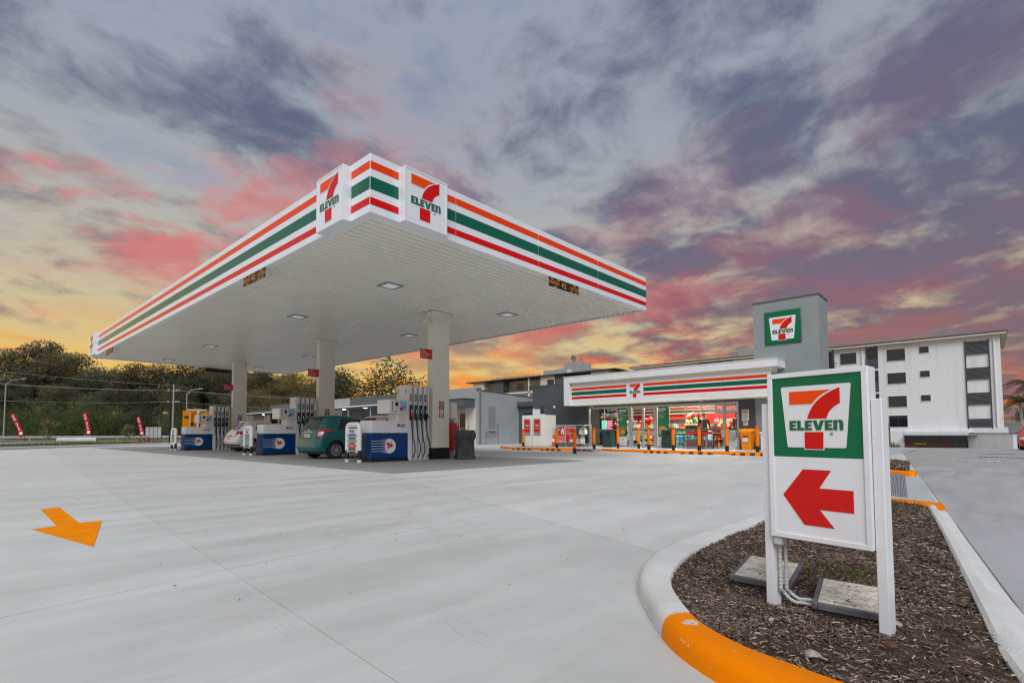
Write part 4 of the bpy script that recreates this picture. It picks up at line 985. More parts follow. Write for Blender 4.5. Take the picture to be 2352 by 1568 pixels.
# ================================================================== CONVENIENCE STORE
XW,XF,ZP=25.2,24.0,.10
mb=MB(); mb.poly([(21.38,2.6),(21.38,13.0),(21.9,13.9),(21.9,15.2),(21.38,16.1),(21.38,19.9),(22.6,21.4),(33,21.4),(33,2.6)],-.02,ZP); struct(mb,'store_footpath','path_concrete')
mb=MB(); mb.poly([(19.2,12.6),(21.9,13.9),(21.9,15.2),(19.6,15.6),(18.2,14.4)],.001,.005); struct(mb,'ramp_marking','salmon_paint')
sk=thing('store_kerb','orange painted kerb along the footpath in front of the shop','kerb',(21.4,12,0))
for pth in ([(21.3,5.2),(21.3,9.2)],[(21.3,9.21),(21.3,13.0)],[(21.3,16.1),(21.3,19.8)]):
    (x,a),(x2,b)=pth; m_=MB(); m_.box(x,x+.16,a,b,0,ZP+.012); m_.build('kerb_segment','orange_paint',sk,bevel=.02)
for p in ([(21.3,13.01),(21.46,13.01),(22.0,13.9),(21.85,13.95)],[(21.3,16.09),(21.46,16.09),(22.0,15.2),(21.85,15.15)],[(21.3,19.81),(21.46,19.81),(22.7,21.35),(22.5,21.5)]):
    MB().poly(p,0,ZP+.008).build('kerb_segment','orange_paint',sk)
st=thing('convenience_store','low charcoal shop with lit glass front and striped white fascia','shop',(25.2,14,0))
P=lambda m_,n,mt,par=st,**k: m_.build(n,mt,par,**k)
# shell: left wall block, lintel band, right pier, rear and roof
m_=MB(); m_.box(XW,XW+.2,17.02,21.2,ZP,3.83); P(m_,'front_wall','wall_dark')
m_=MB(); m_.box(XW,XW+.2,7.8,17.018,2.36,3.83); P(m_,'lintel','wall_dark')
m_=MB(); m_.box(XW,XW+.2,7.8,8.56,ZP,2.358); P(m_,'pier','wall_dark')
m_=MB(); m_.box(XW+.2,37,21.0,21.2,ZP,3.83); P(m_,'side_wall','wall_dark')
m_=MB(); m_.box(36.8,37,7.8,21.0,ZP,3.83); P(m_,'rear_wall','wall_dark')
m_=MB(); m_.box(XW+.2,36.8,7.85,21.0,3.3,3.5); P(m_,'roof_slab','slate')
m_=MB(); m_.box(XW+1.6,36.8,7.6,7.8,ZP,3.5); P(m_,'side_wall','wall_dark')
m_=MB(); m_.box(XW-.02,XW+.22,17.0,21.24,3.83,3.87); P(m_,'coping','slate')
# tower with the green sign
m_=MB(); m_.box(XW-.03,XW+1.6,5.12,7.80,ZP,6.80); tw=P(m_,'sign_tower','wall_mid')
m_=MB(); m_.box(XW-.06,XW+1.63,5.09,7.83,6.80,6.86); P(m_,'tower_capping','slate',tw)
M=FX(XW-.03,7.30,4.815); W_=1.50
m_=MB(); m_.box(0,W_,0,1.51,0,.05,None,M); sg=P(m_,'sign_cabinet','logo_green',bevel=.02)
m_=MB(); m_.box(.07,W_-.07,.07,1.44,.05,.075,None,M); P(m_,'sign_face','sign_green',tw,bevel=.01)
def trapezium(s,r=.03):
    c=[(-.5,.94),(.5,.94),(.415,0),(-.415,0)]; out=[]
    for i in range(4):
        A,B,C_=Vector(c[i-1]),Vector(c[i]),Vector(c[(i+1)%4]); p=B+(A-B).normalized()*r; q=B+(C_-B).normalized()*r
        out+=[tuple(x*s for x in pt) for pt in arcpts(tuple(p),tuple(B),tuple(q),5)]
    return out
Mt=M@Matrix.Translation((W_/2,.20,.077)); s_=1.10
MB().poly(trapezium(s_),0.,.004,None,Mt).build('sign_shield','white_gloss',tw); logo(tw,Mt@Matrix.Translation((0,.0,.004)),s_,depth=.006)
# white fascia frame: jamb, header, stripe board, underside
m_=MB(); m_.box(XF,XW,17.51,17.87,2.44,4.075); P(m_,'fascia_jamb','white',bevel=.006)
hs=[17.507,15.2,12.6,9.6,6.50]
for a,b in zip(hs,hs[1:]): m_=MB(); m_.box(XF,XW-.001,b+.002,a-.002,3.72,4.075); P(m_,'header_panel','white',bevel=.004)
m_=MB(); m_.box(XF-.03,XW,6.47,17.9,4.075,4.10); P(m_,'header_capping','white')
bs=[17.5,15.6,13.78,12.95,11.2,9.0,6.82]
for a,b in zip(bs,bs[1:]):
    m_=MB(); m_.box(XF+.22,XF+.26,b+.002,a-.002,2.60,3.55); bp=P(m_,'stripe_board','white_gloss')
    M=FX(XF+.22,a,0); L_=a-b
    u0,u1=(.03,L_-.002) if a==17.5 else (.002,L_-.002)
    if (a,b)!=(13.78,12.95) and a!=15.6 and a!=12.95:
        rng=[(u0,u1)]
    elif a==15.6: rng=[(.002,a-13.93)]
    elif a==12.95: rng=[(.0,L_-.002)] 
    else: rng=[]
    if b==6.82: rng=[(.002,L_-.12)]
    for q0,q1 in rng:
        for z0,z1,mt in ((3.285,3.425,'orange_print'),(3.015,3.215,'green_print'),(2.80,2.94,'red_print')): MB().rect(q0,q1,z0,z1,.003,None,M).build('stripe',mt,bp)
M=FX(XF+.22,13.42,2.80); 
logo(st,M@Matrix.Translation((0,-.06,.006)),.80,depth=.012,lm='logo_green')
m_=MB(); m_.box(XF+.22,XW,6.82,17.5,2.44,2.598); P(m_,'soffit_band','cream')
m_=MB(); m_.box(XF+.26,XW,6.82,17.5,3.55,3.72); P(m_,'soffit_return','cream')
# aluminium shopfront: frame members and panes
ALU='alu'; zt=2.36
def bar(y0,y1,z0,z1,x0=XW+.03,x1=XW+.13): P(MB().box(x0,x1,y0,y1,z0,z1),'window_frame',ALU)
bar(8.56,17.02,2.24,zt)
for y0,y1 in ((16.94,17.02),(14.24,14.42),(12.72,12.86),(9.19,9.33),(8.56,8.66)): bar(y0,y1,ZP,2.239)
for y0,y1 in ((14.42,16.94),(9.33,12.72)): bar(y0,y1,ZP,ZP+.10)
for y0,y1 in ((14.42,16.94),(9.33,12.72)): P(MB().rect(0,y1-y0,0,2.24-ZP-.1,0,None,FX(XW+.07,y1,ZP+.1)),'shop_window','store_glass')
for y in (15.15,15.95): bar(y-.012,y+.012,ZP+.1,2.239,XW+.06,XW+.09)
for y in (12.05,11.2,10.35): bar(y-.010,y+.010,ZP+.1,2.239,XW+.06,XW+.09)
# sliding doors
for y0,y1 in ((13.55,14.22),(12.88,13.53)):
    d_=P(MB().box(XW+.05,XW+.10,y0,y0+.06,ZP+.01,2.2),'sliding_door',ALU)
    P(MB().box(XW+.05,XW+.10,y1-.06,y1,ZP+.01,2.2),'door_stile',ALU,d_); P(MB().box(XW+.05,XW+.10,y0+.06,y1-.06,ZP+.01,ZP+.10),'door_rail',ALU,d_); P(MB().box(XW+.05,XW+.10,y0+.06,y1-.06,.74,.95),'push_panel',ALU,d_)
    P(MB().rect(0,y1-y0-.12,0,2.0,0,None,FX(XW+.07,y1-.06,ZP+.1)),'door_pane','store_glass',d_)
# service window at the right end with tray and green strip
P(MB().box(XW+.0,XW+.14,8.66,9.19,ZP,.75),'service_panel','white'); P(MB().box(XW-.28,XW+.02,8.62,9.30,.66,.95),'night_hatch','alu',bevel=.01)
P(MB().rect(0,.53,0,1.25,0,None,FX(XW+.07,9.19,.98)),'service_window','store_glass'); P(MB().box(XW+.03,XW+.10,8.66,9.19,.95,.99),'window_frame',ALU)
P(MB().rect(0,.50,0,.10,0,None,FX(XW+.062,9.17,1.0)),'window_strip','logo_green')
# grey decal bands on the glass
for y0,y1 in ((14.5,16.9),(9.4,12.7),(13.6,14.2),(12.9,13.5)):
    b_=P(MB().rect(0,y1-y0,0,.12,0,None,FX(XW+.045,y1,.98)),'glass_band','pipe_grey')
    m_=MB(); n_=int((y1-y0)/.24)
    for i in range(n_): m_.poly([(.08+.24*i,.03),(.13+.24*i,.03),(.17+.24*i,.09),(.12+.24*i,.09)],.002,None,None,FX(XW+.045,y1,.98))
    P(m_,'band_print','dark_metal',b_)
# ------------------------------------------------------------------ window posters (flat prints, each its own thing)
def poster(y1,y0,lines,label,food):
    t=thing('window_poster',label,'poster',(XW+.02,(y0+y1)/2,ZP+.1)); M=FX(XW+.03,y1,ZP+.12); W=y1-y0
    P_=lambda m_,n,mt,par=t: m_.build(n,mt,par)
    P_(MB().rect(0,W,.45,2.02,0,None,M),'green_field','poster_green'); P_(MB().rect(0,W,0,.45,0,None,M),'white_foot','plate')
    m_=MB(); m_.rect(.05,.05+.40,1.82,1.94,.002,None,M); m_.text(lines[1],.115,.05,1.74,.002,None,M,bold=.006,ax='LEFT',sx=.82)
    for i,s_ in enumerate(lines[2:]): m_.text(s_,.115,.05,1.74-.125*(i+1),.002,None,M,bold=.006,ax='LEFT',sx=.82)
    P_(m_,'lettering','white')
    m_=MB(); m_.text(lines[0],.11,.25,1.88,.003,None,M,bold=.012,sx=.8); P_(m_,'heading','poster_green')
    m_=MB(); m_.poly(oval(W*.62,.70,W*.40,.17),.002,None,'black' if food else 'plate',M); m_.poly([(W*.1,.62),(W*.5,.52),(W*.85,.68),(W*.78,.92),(W*.45,1.02),(W*.12,.95)],.003,None,'food_brown' if food else 'bread',M); m_.poly([(W*.3,.62),(W*.6,.55),(W*.75,.7),(W*.5,.82),(W*.28,.78)],.004,None,'bread' if food else 'food_brown',M); P_(m_,'food_print',None)
    M2=M@Matrix.Translation((W/2,.22,.002)); m_=MB()
    f=lambda p,s:[(x*s,y*s) for x,y in p]
    m_.poly(f(BAR,.13),.0,None,'sign_red',M2); m_.poly(f(STROKE,.13),.0005,None,'sign_red',M2); m_.poly(f(STEM,.13),.0,None,'sign_red',M2); m_.text('wonderfully easy',.085,W/2,.12,.002,'black',M,bold=.004,sx=.75); P_(m_,'foot_print',None)
poster(15.02,14.50,['New','Made','with 100%','Aussie','Beef.'],'green poster about beef, left of the sliding doors',True)
poster(12.68,12.08,['New','RSPCA','Approved','Chicken.'],'green poster about chicken, right of the sliding doors',False)
# ------------------------------------------------------------------ things along the footpath
bt=None
BOL=[(22.95,20.05,'leftmost orange bollard, before the left ice freezer door'),(23.45,19.28,'orange bollard before the right ice freezer door'),(21.6,16.55,'orange bollard left of the gas bottle cage'),(18.05,12.88,'orange bollard standing forward alone on the forecourt'),(21.75,14.35,'orange bollard before the left shop window, at the gas cage end'),(23.2,13.87,'orange bollard beside the beef poster'),(23.35,12.78,'left of the two orange bollards before the sliding doors'),(21.8,11.42,'right of the two orange bollards before the sliding doors'),(21.7,10.19,'orange bollard right of the chicken poster'),(21.75,9.05,'orange bollard in the middle of the right shop window'),(21.74,7.88,'orange bollard before the night service window'),(21.85,6.73,'orange bollard beside the yellow bin')]
for x,y,lb in BOL:
    z=0 if x<20 else ZP
    if bt is None:
        bt=thing('bollard',lb,'bollard',(x,y,z),0,'orange bollards before the shop')
        for nm,zz,mt in (('base_sleeve',[(.074,0),(.074,.235)],'black'),('post',[(.07,.235),(.07,.93)],'bollard_orange'),('red_band',[(.0705,.93),(.0705,1.0)],'bollard_red'),('cap',[(.070,1.0),(.068,1.02),(.035,1.035)],'bollard_orange')):
            m_=MB(); m_.lathe(zz,18); m_.build(nm,mt,bt,world=False,smooth=True)
    else: copy_tree(bt,None,(x,y,z),0,lb)
def stop(y0,y1,col,label,x=20.55):
    t=thing('wheel_stop',label,'wheel stop',(x,(y0+y1)/2,.0),0,'wheel stops before the shop'); L_=abs(y1-y0); n=7; a=min(y0,y1)
    for k in range(n):
        u0=a+L_*k/n; u1=a+L_*(k+1)/n; t0=.05 if k==0 else 0; t1=.05 if k==n-1 else 0
        m_=MB(); vs=[]
        for yy,tt in ((u0,t0),(u1,t1)):
            s=1 if not tt else .15
            vs+=[(x-.09,yy,.001),(x-.05,yy,.10*s+.001),(x+.05,yy,.10*s+.001),(x+.09,yy,.001)]
        m_.add(vs,[(0,1,5,4),(1,2,6,5),(2,3,7,6),(0,3,2,1),(4,5,6,7)]); m_.build('reflector_block' if k%2 else 'rubber_block',col if k%2 else 'stop_black',t)
stop(18.72,17.4,'orange_paint','leftmost striped wheel stop, before the ice freezer')
stop(16.75,15.5,'orange_paint','second striped wheel stop from the left, orange and black')
stop(14.95,13.8,'blue_paint','wheel stop with blue blocks beside the lone bollard',20.75)
stop(11.0,9.9,'orange_paint','wheel stop before the sliding doors and chicken poster')
stop(9.35,8.0,'orange_paint','wheel stop before the right shop window')
stop(7.3,6.05,'orange_paint','rightmost wheel stop, before the yellow bin')
# ice freezer
t=thing('ice_freezer','big white ice freezer with two red Ice panels','freezer',(24.0,19.8,ZP)); M=FX(23.3,20.45,ZP)
MB().box(0,1.62,0.02,1.84,-1.2,0,None,M).build('cabinet','cream',t,bevel=.012)
MB().box(.802,.812,.03,1.82,.0005,.003,None,M).build('door_gap','dark_metal',t)
MB().box(.78,1.32,1.845,2.17,-.55,-.05,None,M).build('cooling_unit','white',t,bevel=.008)
MB().rect(1.325,1.326,1.9,2.1,0,None,M)
m_=MB(); m_.box(0,.012,.06,.46,.05,.29,None,FY(23.35,19.13,ZP+1.86)); m_.box(.0,.42,.05,.29,.0,.008,None,FY(23.40,19.125,ZP+1.86)); m_.build('vent_grille','dark_metal',t)
for k,u in enumerate((.16,.92)):
    d_=MB().box(u,u+.50,.66,1.62,0,.03,None,M).build('door','grey_lid',t,bevel=.008)
    MB().rect(u+.05,u+.45,.84,1.57,.032,None,M).build('ice_panel','red',d_)
    m_=MB(); m_.text('Ice',.20,u+.26,1.24,.034,None,M,bold=.012); m_.text('4kg $4.00',.07,u+.25,1.06,.034,None,M,bold=.004); m_.build('lettering','white',d_)
    m_=MB(); m_.box(u+(.45 if k==0 else .02),u+(.48 if k==0 else .05),.95,1.0,.03,.06,None,M); m_.build('handle','steel',d_)
# gas bottle cage
t=thing('gas_cage','grey steel cage of gas bottles with red price boards','gas cage',(24.4,17.6,ZP)); M=FX(24.1,18.55,ZP)
m_=MB()
for u in (0,.68,1.36,1.96): m_.box(u,u+.035,.02,1.22,-.035,0,None,M); m_.box(u,u+.035,.02,1.22,-.75,-.715,None,M)
for v in (.05,.15,1.19): m_.box(0,1.995,v,v+.03,-.035,0,None,M); m_.box(0,1.995,v,v+.03,-.75,-.715,None,M); m_.box(1.96,1.995,v,v+.03,-.715,-.036,None,M)
m_.build('cage_frame','galv',t)
MB().box(0,2.0,1.222,1.25,-.76,.01,None,M).build('cage_roof','galv',t)
for v in (.16,.68): MB().box(.02,1.96,v,v+.012,-.71,-.04,None,M).build('shelf','galv',t)
for k in range(10): MB().box(1.40,1.955,.25+.09*k,.262+.09*k,-.012,-.004,None,M).build('cage_wire','galv',t)
for i,(u,v) in enumerate(((.25,.172),(.8,.172),(1.22,.172),(1.62,.172),(1.55,.692),(1.82,.692))):
    m_=MB(); s_=1 if i<4 else .8; m_.lathe([(.13*s_,0),(.16*s_,.03),(.16*s_,.27*s_),(.12*s_,.34*s_),(.05,.37*s_),(.07,.38*s_),(.07,.45*s_),(.02,.46*s_)],16,None,M@Matrix.Translation((u,v,-.35))@Matrix.Rotation(R(-90),4,'X')); m_.build('gas_bottle','cream',t,smooth=True)
bd=MB().rect(.03,.67,.24,1.17,.004,None,M).build('price_board','plate',t); m_=MB(); m_.rect(.05,.65,.26,1.15,.006,'red',M); m_.disc(.20,.97,.15,.008,'black',M); m_.text('$32',.16,.20,1.0,.010,'white',M,bold=.02,sx=.8); m_.text('swap',.055,.20,.88,.010,'white',M)
m_.lathe([(.08,0),(.11,.02),(.11,.20),(.08,.26),(.04,.28),(.05,.34)],14,'plate',M@Matrix.Translation((.50,.72,.008))@Matrix.Rotation(R(-90),4,'X')@Matrix.Scale(.05,4,(0,1,0))); m_.disc(.50,.83,.05,.016,'red',M)
for k in range(4): m_.rect(.10,.60,.60-.06*k,.612-.06*k,.008,'plate',M)
m_.rect(.14,.58,.30,.36,.008,'plate',M); m_.build('board_print',None,bd)
bd=MB().rect(.71,1.35,.24,1.17,.004,None,M).build('price_board','plate',t); m_=MB(); m_.rect(.73,1.33,.26,1.15,.006,'red',M); m_.text('Quick n easy',.11,1.03,1.07,.008,'white',M,bold=.008,sx=.8)
for k in range(4): m_.rect(.78,1.05,.92-.07*k,.932-.07*k,.008,'plate',M)
m_.poly([(1.15,.45),(1.31,.63),(1.15,.81),(.99,.63)],.008,None,'white',M); m_.poly([(1.15,.47),(1.29,.63),(1.15,.79),(1.01,.63)],.009,None,'red',M); m_.poly([(1.10,.64),(1.15,.72),(1.20,.64),(1.15,.60)],.010,None,'black',M); m_.rect(1.0,1.3,.30,.42,.008,'plate',M); m_.build('board_print',None,bd)
# traffic cone
t=thing('traffic_cone','orange traffic cone with grey band between freezer and gas cage','traffic cone',(24.2,18.78,ZP))
MB().box(-.17,.17,-.17,.17,0,.035).build('base','black_rubber',t,world=False,bevel=.01); 
for nm,pr_,mt in (('cone',[(.14,.035),(.10,.28)],'bollard_red'),('reflective_band',[(.10,.28),(.075,.45)],'plate'),('cone_top',[(.075,.45),(.035,.70)],'bollard_red')): m_=MB(); m_.lathe(pr_,16); m_.build(nm,mt,t,world=False,smooth=True)
# litter bins against the windows
for (y,lb) in ((15.42,'dark green litter bin before the left shop window'),(11.92,'dark green litter bin at the right shop window, by the chicken poster')):
    t=thing('litter_bin',lb,'bin',(24.85,y,ZP)); 
    m_=MB(); m_.box(-.22,.22,-.30,.30,0,.86); m_.build('bin_body','bin_green',t,world=False,bevel=.05,seg=3)
    m_=MB(); m_.box(-.23,.23,-.31,.31,.862,.92); m_.build('bin_lid','charcoal',t,world=False,bevel=.02)
    MB().rect(-.05,.17,.66,.80,0,None,FX(-.224,.0,0)).build('litter_slot','black',t,world=False); MB().box(-.03,.0,-.02,.02,.0,.02,None,FX(-.222,0,.42)).build('lock','steel',t,world=False)
# firewood / paper rack outside the right window
t=thing('wire_rack','dark wire trolley rack with a red header before the right window','rack',(24.75,10.25,ZP))
m_=MB()
for y in (9.5,10.2,10.95): m_.box(24.5,24.54,y,y+.03,ZP,.83); m_.box(24.96,25.0,y,y+.03,ZP,.83)
for z in (.22,.5,.80): m_.box(24.5,25.0,9.5,10.98,z,z+.025)
m_.build('rack_frame','dark_metal',t); MB().box(24.47,24.50,9.55,10.8,.80,.93).build('rack_header','red',t)
m_=MB()
for k in range(12): m_.box(24.505,24.515,9.55+.115*k,9.56+.115*k,.25,.80)
for k in range(6): m_.box(24.505,24.515,9.53,10.95,.26+.09*k,.27+.09*k)
m_.build('wire_mesh','galv',t); MB().box(24.6,24.95,9.55,10.9,.25,.48).build('paper_stack','dark_red',t)
m_=MB(); m_.tube([(24.45,9.85,ZP),(24.48,9.80,.82)],.016); m_.build('rack_leg','galv',t)
# yellow wheelie bin
t=thing('wheelie_bin','yellow orange wheelie bin with a red and white label','bin',(24.55,7.98,ZP))
m_=MB(); vs=[]
for w_,d_,z in ((.19,.20,.0),(.25,.27,.78),(.26,.28,.80)): vs+=[(-d_,-w_,z),(d_,-w_,z),(d_,w_,z),(-d_,w_,z)]
m_.add(vs,[(0,1,5,4),(1,2,6,5),(2,3,7,6),(3,0,4,7),(4,5,9,8),(5,6,10,9),(6,7,11,10),(7,4,8,11),(3,2,1,0),(8,9,10,11)]); m_.build('bin_body','bin_orange',t,world=False,bevel=.02)
m_=MB(); vs=[(-.31,-.30,.80),(.28,-.30,.82),(.28,.30,.82),(-.31,.30,.80),(-.20,-.25,.93),(.27,-.25,.96),(.27,.25,.96),(-.20,.25,.93)]; m_.add(vs,[(3,2,1,0),(4,5,6,7),(0,1,5,4),(1,2,6,5),(2,3,7,6),(3,0,4,7)]); m_.build('bin_lid','bin_orange',t,world=False,bevel=.02)
MB().poly([(-.16,.80),(.16,.80),(.0,.66)],.0,.02,None,FX(-.27,0,0)).build('lid_lip','bin_orange',t,world=False)
m_=MB(); Mx=fr((-.262,0,0),(0,-1,0),(-.09,0,1)); m_.rect(-.12,.12,.54,.64,0,'red',Mx); m_.rect(-.12,.12,.36,.54,0,'plate',Mx); m_.build('label',None,t,world=False)
# white cabinet / cupboard right of it
m_=MB(); m_.box(24.3,25.1,6.35,7.35,ZP,.80); t=thing('storage_chest','low white storage chest beside the yellow bin','chest',(24.7,6.85,ZP)); m_.build('chest_body','white',t,bevel=.02)
MB().box(24.26,25.12,6.32,7.38,.80,.90).build('chest_lid','white_gloss',t,bevel=.02)
# notices and intercom on the pier
for z0,z1,y1,y0,lb,nm in ((1.42,1.95,8.42,8.10,'white notice sheet with red heading on the pier beside the service window','notice'),(1.20,1.38,8.36,8.15,'small white notice below the larger one on the pier','notice')):
    t=thing('notice_plate',lb,'notice',(XW,(y0+y1)/2,z0)); M=FX(XW-.004,y1,z0); MB().box(0,y1-y0,0,z1-z0,0,.006,None,M).build('plate','white',t)
    m_=MB(); W=y1-y0; H_=z1-z0; m_.rect(.03,W-.03,H_*.84,H_*.92,.008,'red',M); m_.rect(.03,W-.03,H_*.74,H_*.80,.008,'red',M)
    for k in range(7): m_.rect(.03,W-.03-.03*(k%3),H_*(.66-.085*k),H_*(.69-.085*k),.008,'pipe_grey',M)
    m_.build('print',None,t)
m_=MB(); m_.box(XW-.05,XW-.003,8.20,8.30,1.05,1.16); single(m_,'door_bell','small brass bell box under the notices on the pier','bell','slat_brown')
# security cameras
def cctv(p,label,dome=False):
    t=thing('security_camera',label,'camera',p)
    if dome: m_=MB(); m_.sphere((-.07,0,0),.09); m_.build('housing','white',t,world=False,smooth=True); MB().disc(0,0,.04,0,None,FX(-.165,0,0)).build('lens','screen',t,world=False)
    else:
        MB().tube([(0,0,.10),(0,0,.03)],.02).build('bracket','white',t,world=False); MB().tube([(.03,.02,.0),(-.12,-.04,-.06)],.045,12).build('housing','white',t,world=False,smooth=True); MB().tube([(-.121,-.04,-.06),(-.124,-.041,-.061)],.035,12).build('lens','screen',t,world=False)
cctv((24.75,16.45,2.36),'white bullet camera under the left end of the shop fascia'); cctv((24.75,10.15,2.36),'white bullet camera under the shop fascia above the right window'); cctv((XW,19.45,2.45),'white dome camera high on the charcoal wall',True)
cctv((XW-.02,21.1,2.40),'white camera on the left corner of the charcoal wall, over the freezer')
# ================================================================== INSIDE THE SHOP
P=lambda m_,n,mt,par=st,**k: m_.build(n,mt,par,**k)
P(MB().box(XW+.2,36.8,7.8,21.0,ZP-.02,ZP),'shop_floor','floor_tile'); P(MB().box(XW+.2,36.7,7.8,21.0,2.95,3.0),'ceiling','white')
P(MB().box(35.6,35.7,13.0,21.0,ZP,2.95),'inner_wall','wall_cream'); P(MB().box(33.9,34.0,8,13.0,ZP,2.95),'inner_wall','slate')
for (x,y0,y1) in ((35.57,13.05,20.9),):
    M=FX(x,y1,0)
    for z0,z1,mt in ((2.55,2.66,'red_print'),(2.32,2.46,'green_print'),(2.12,2.22,'red_print')): P(MB().rect(0,y1-y0,z0,z1,0,None,M),'wall_stripe',mt)
P(MB().rect(0,4.6,2.42,2.6,0,None,FX(33.88,12.9,0)),'wall_stripe','red')
for k,(x,y,l_) in enumerate(((26.4,16.1,1.4),(26.4,13.6,1.4),(26.4,11.6,1.4),(26.4,9.9,1.4),(28.6,15.2,1.6),(28.6,12.4,1.6),(28.6,10.2,1.6),(31,16.4,1.6),(31,13.6,1.6),(31,10.8,1.6),(33,15,1.6))):
    t=thing('ceiling_light','bright white ceiling light strip inside the shop','ceiling light',(x,y,2.86),0,'ceiling light strips in the shop'); MB().box(-.10,.10,-l_/2,l_/2,0,.06).build('diffuser','store_lamp',t,world=False)
    MB().box(-.12,.12,-l_/2-.03,l_/2+.03,.06,.085).build('housing','grey_lid',t,world=False)
# fridges along the back wall
for k in range(6):
    y=19.8-1.15*k; t=thing('drinks_fridge','lit glass drinks fridge along the back wall of the shop','fridge',(35.2,y,ZP),0,'drinks fridges')
    MB().box(-.05,.35,-.55,.55,0,2.0).build('cabinet','black',t,world=False); MB().rect(-.50,.50,.25,1.72,0,None,FX(-.055,0,0)).build('lit_shelves','fridge_lit',t,world=False); MB().rect(-.52,.52,1.75,1.93,0,None,FX(-.056,0,0)).build('header','red',t,world=False)
    for j in range(4):
        for i in range(5):
            mt=('blue_paint','red','fuel_green','yellow','white')[(i*3+j*2+k)%5]; MB().box(-.46+.19*i,-.34+.19*i,.30+.36*j,.53+.36*j,.01,.03,None,FX(-.055,0,0)).build('bottle_row',mt,t,world=False)
# frozen drink machine, printed header, red-shirted shopper
t=thing('drink_machine','black frozen drink machine with glowing mint and pink barrels','drink machine',(26.6,16.35,ZP)); M=FX(26.3,16.95,ZP)
MB().box(0,1.15,0,1.62,-.6,0,None,M).build('cabinet','black',t); MB().box(.16,.50,.98,1.52,0,.03,None,M).build('barrel','mint_lit',t,bevel=.03); MB().box(.54,.88,.98,1.52,0,.03,None,M).build('barrel','pink_lit',t,bevel=.03)
m_=MB(); m_.rect(.1,1.0,.72,.90,.004,'dark_metal',M); m_.rect(.22,.42,.88,.95,.006,'amber_print',M); m_.rect(.60,.82,.88,.95,.006,'amber_print',M); m_.rect(.30,.42,.10,.55,.004,'navy',M); m_.disc(.45,.50,.05,.005,'pink_lit',M); m_.rect(.66,.80,.06,.60,.004,'light_blue',M); m_.build('front_print',None,t)
t=thing('header_board','black header board with a white word and bright splashes above the drink machine','board',(26.3,16.3,1.75)); M=FX(26.28,16.95,1.72)
MB().box(0,1.55,0,.62,-.05,0,None,M).build('board','black',t); m_=MB(); m_.text('SLURPEE',.20,.90,.50,.004,'white',M,bold=.014,sx=.95)
for i in range(26): m_.poly([(rnd.uniform(.02,1.5)+a*.05*rnd.uniform(.4,1.4),rnd.uniform(.02,.34)+b*.07) for a,b in ((-1,-1),(1,-.6),(.6,1),(-.5,.8))],.003+.0001*i,None,('yellow','fuel_green','tail_clear','bread','light_blue','white','orange_print')[i%7],M)
m_.build('print',None,t)
# gondola shelves full of packets
def gondola(x,y,L_,label,hz=1.35):
    t=thing('snack_shelf',label,'shelf',(x,y,ZP)); MB().box(-.02,.02,-L_/2,L_/2,0,hz).build('back_panel','dark_metal',t,world=False)
    for j in range(4):
        z=.12+.32*j; MB().box(-.32,-.02,-L_/2,L_/2,z-.02,z).build('shelf_board','white',t,world=False)
        n=int(L_/.16)
        for i in range(n): h=rnd.uniform(.14,.24); a=-L_/2+.16*i+.02; MB().box(-.30,-.12,a,a+.12,z,z+h).build('packet',rnd.choice(('yellow','red','orange_print','amber_print','white','fuel_green','food_brown','light_blue')),t,world=False)
    MB().box(-.33,-.30,-L_/2,L_/2,hz-.03,hz+.10).build('header','red',t,world=False)
gondola(28.8,15.0,1.5,'red topped snack shelf seen through the sliding doors'); gondola(27.2,13.15,.9,'low yellow snack stand just inside the sliding doors',1.1); gondola(27.0,9.85,1.3,'low shelf of bright packets inside the right end window',1.0); gondola(29.2,13.6,1.4,'taller snack shelf behind the sliding doors',1.6); gondola(30.4,11.9,2.0,'red topped shelf of packets behind the balloons')
t=thing('bread_stand','stand of loaves and pastries inside the right window','stand',(26.5,11.35,ZP))
for j,z in enumerate((.55,.95,1.25)):
    MB().box(26.2,26.7,10.9,11.8,z-.03,z).build('tray','steel',t)
    for i in range(5): m_=MB(); m_.sphere((26.42,11.0+.17*i,z+.05),.09,sz=.7); m_.build('loaf','bread',t,smooth=True)
MB().box(26.6,26.7,10.9,11.8,ZP,1.4).build('upright','dark_metal',t)
t=thing('water_packs','stack of blue bottled water packs inside the right window','water',(25.9,11.5,ZP))
for i in range(4):
    for j in range(2):
        m_=MB()
        for a in range(2):
            for b in range(2): m_.lathe([(.045,0),(.05,.02),(.05,.24),(.02,.30)],8,None,Matrix.Translation((25.8+.11*a,11.95-.25*i-.11*b,ZP+.02+.33*j)))
        m_.build('water_pack','water_pack',t)
t=thing('ice_cream_freezer','red topped ICE CREAMS freezer inside the right window','freezer',(28.4,10.55,ZP)); M=FX(28.0,11.3,ZP)
MB().box(0,1.5,0,.95,-.8,0,None,M).build('chest','white',t); MB().box(0,1.6,1.32,1.80,-.8,.0,None,M).build('canopy_box','red',t); m_=MB(); m_.text('ICE CREAMS',.22,1.0,1.45,.006,None,M,bold=.02,sx=.85); m_.build('lettering','white',t)
for u in (0.02,1.5): MB().box(u,u+.05,.95,1.32,-.1,-.05,None,M).build('post','steel',t)
MB().rect(.1,1.4,.15,.85,.004,None,M).build('front_print','light_blue',t)
t=thing('coffee_counter','long cream coffee counter with pastry boxes at the right of the shop','counter',(28.5,9.6,ZP))
MB().box(27.2,27.9,8.9,10.6,ZP,1.05).build('counter','cream',t); 
for i in range(4): MB().box(27.3,27.7,9.0+.4*i,9.3+.4*i,1.052,1.25+.06*(i%2)).build('display_box',('yellow','wall_cream','bread','red')[i],t)
m_=MB(); m_.box(27.6,27.9,9.9,10.4,1.052,1.45); m_.build('coffee_machine','yellow',t); MB().box(31,31.4,8.6,11.6,2.1,2.3).build('hanging_sign','slate',t)
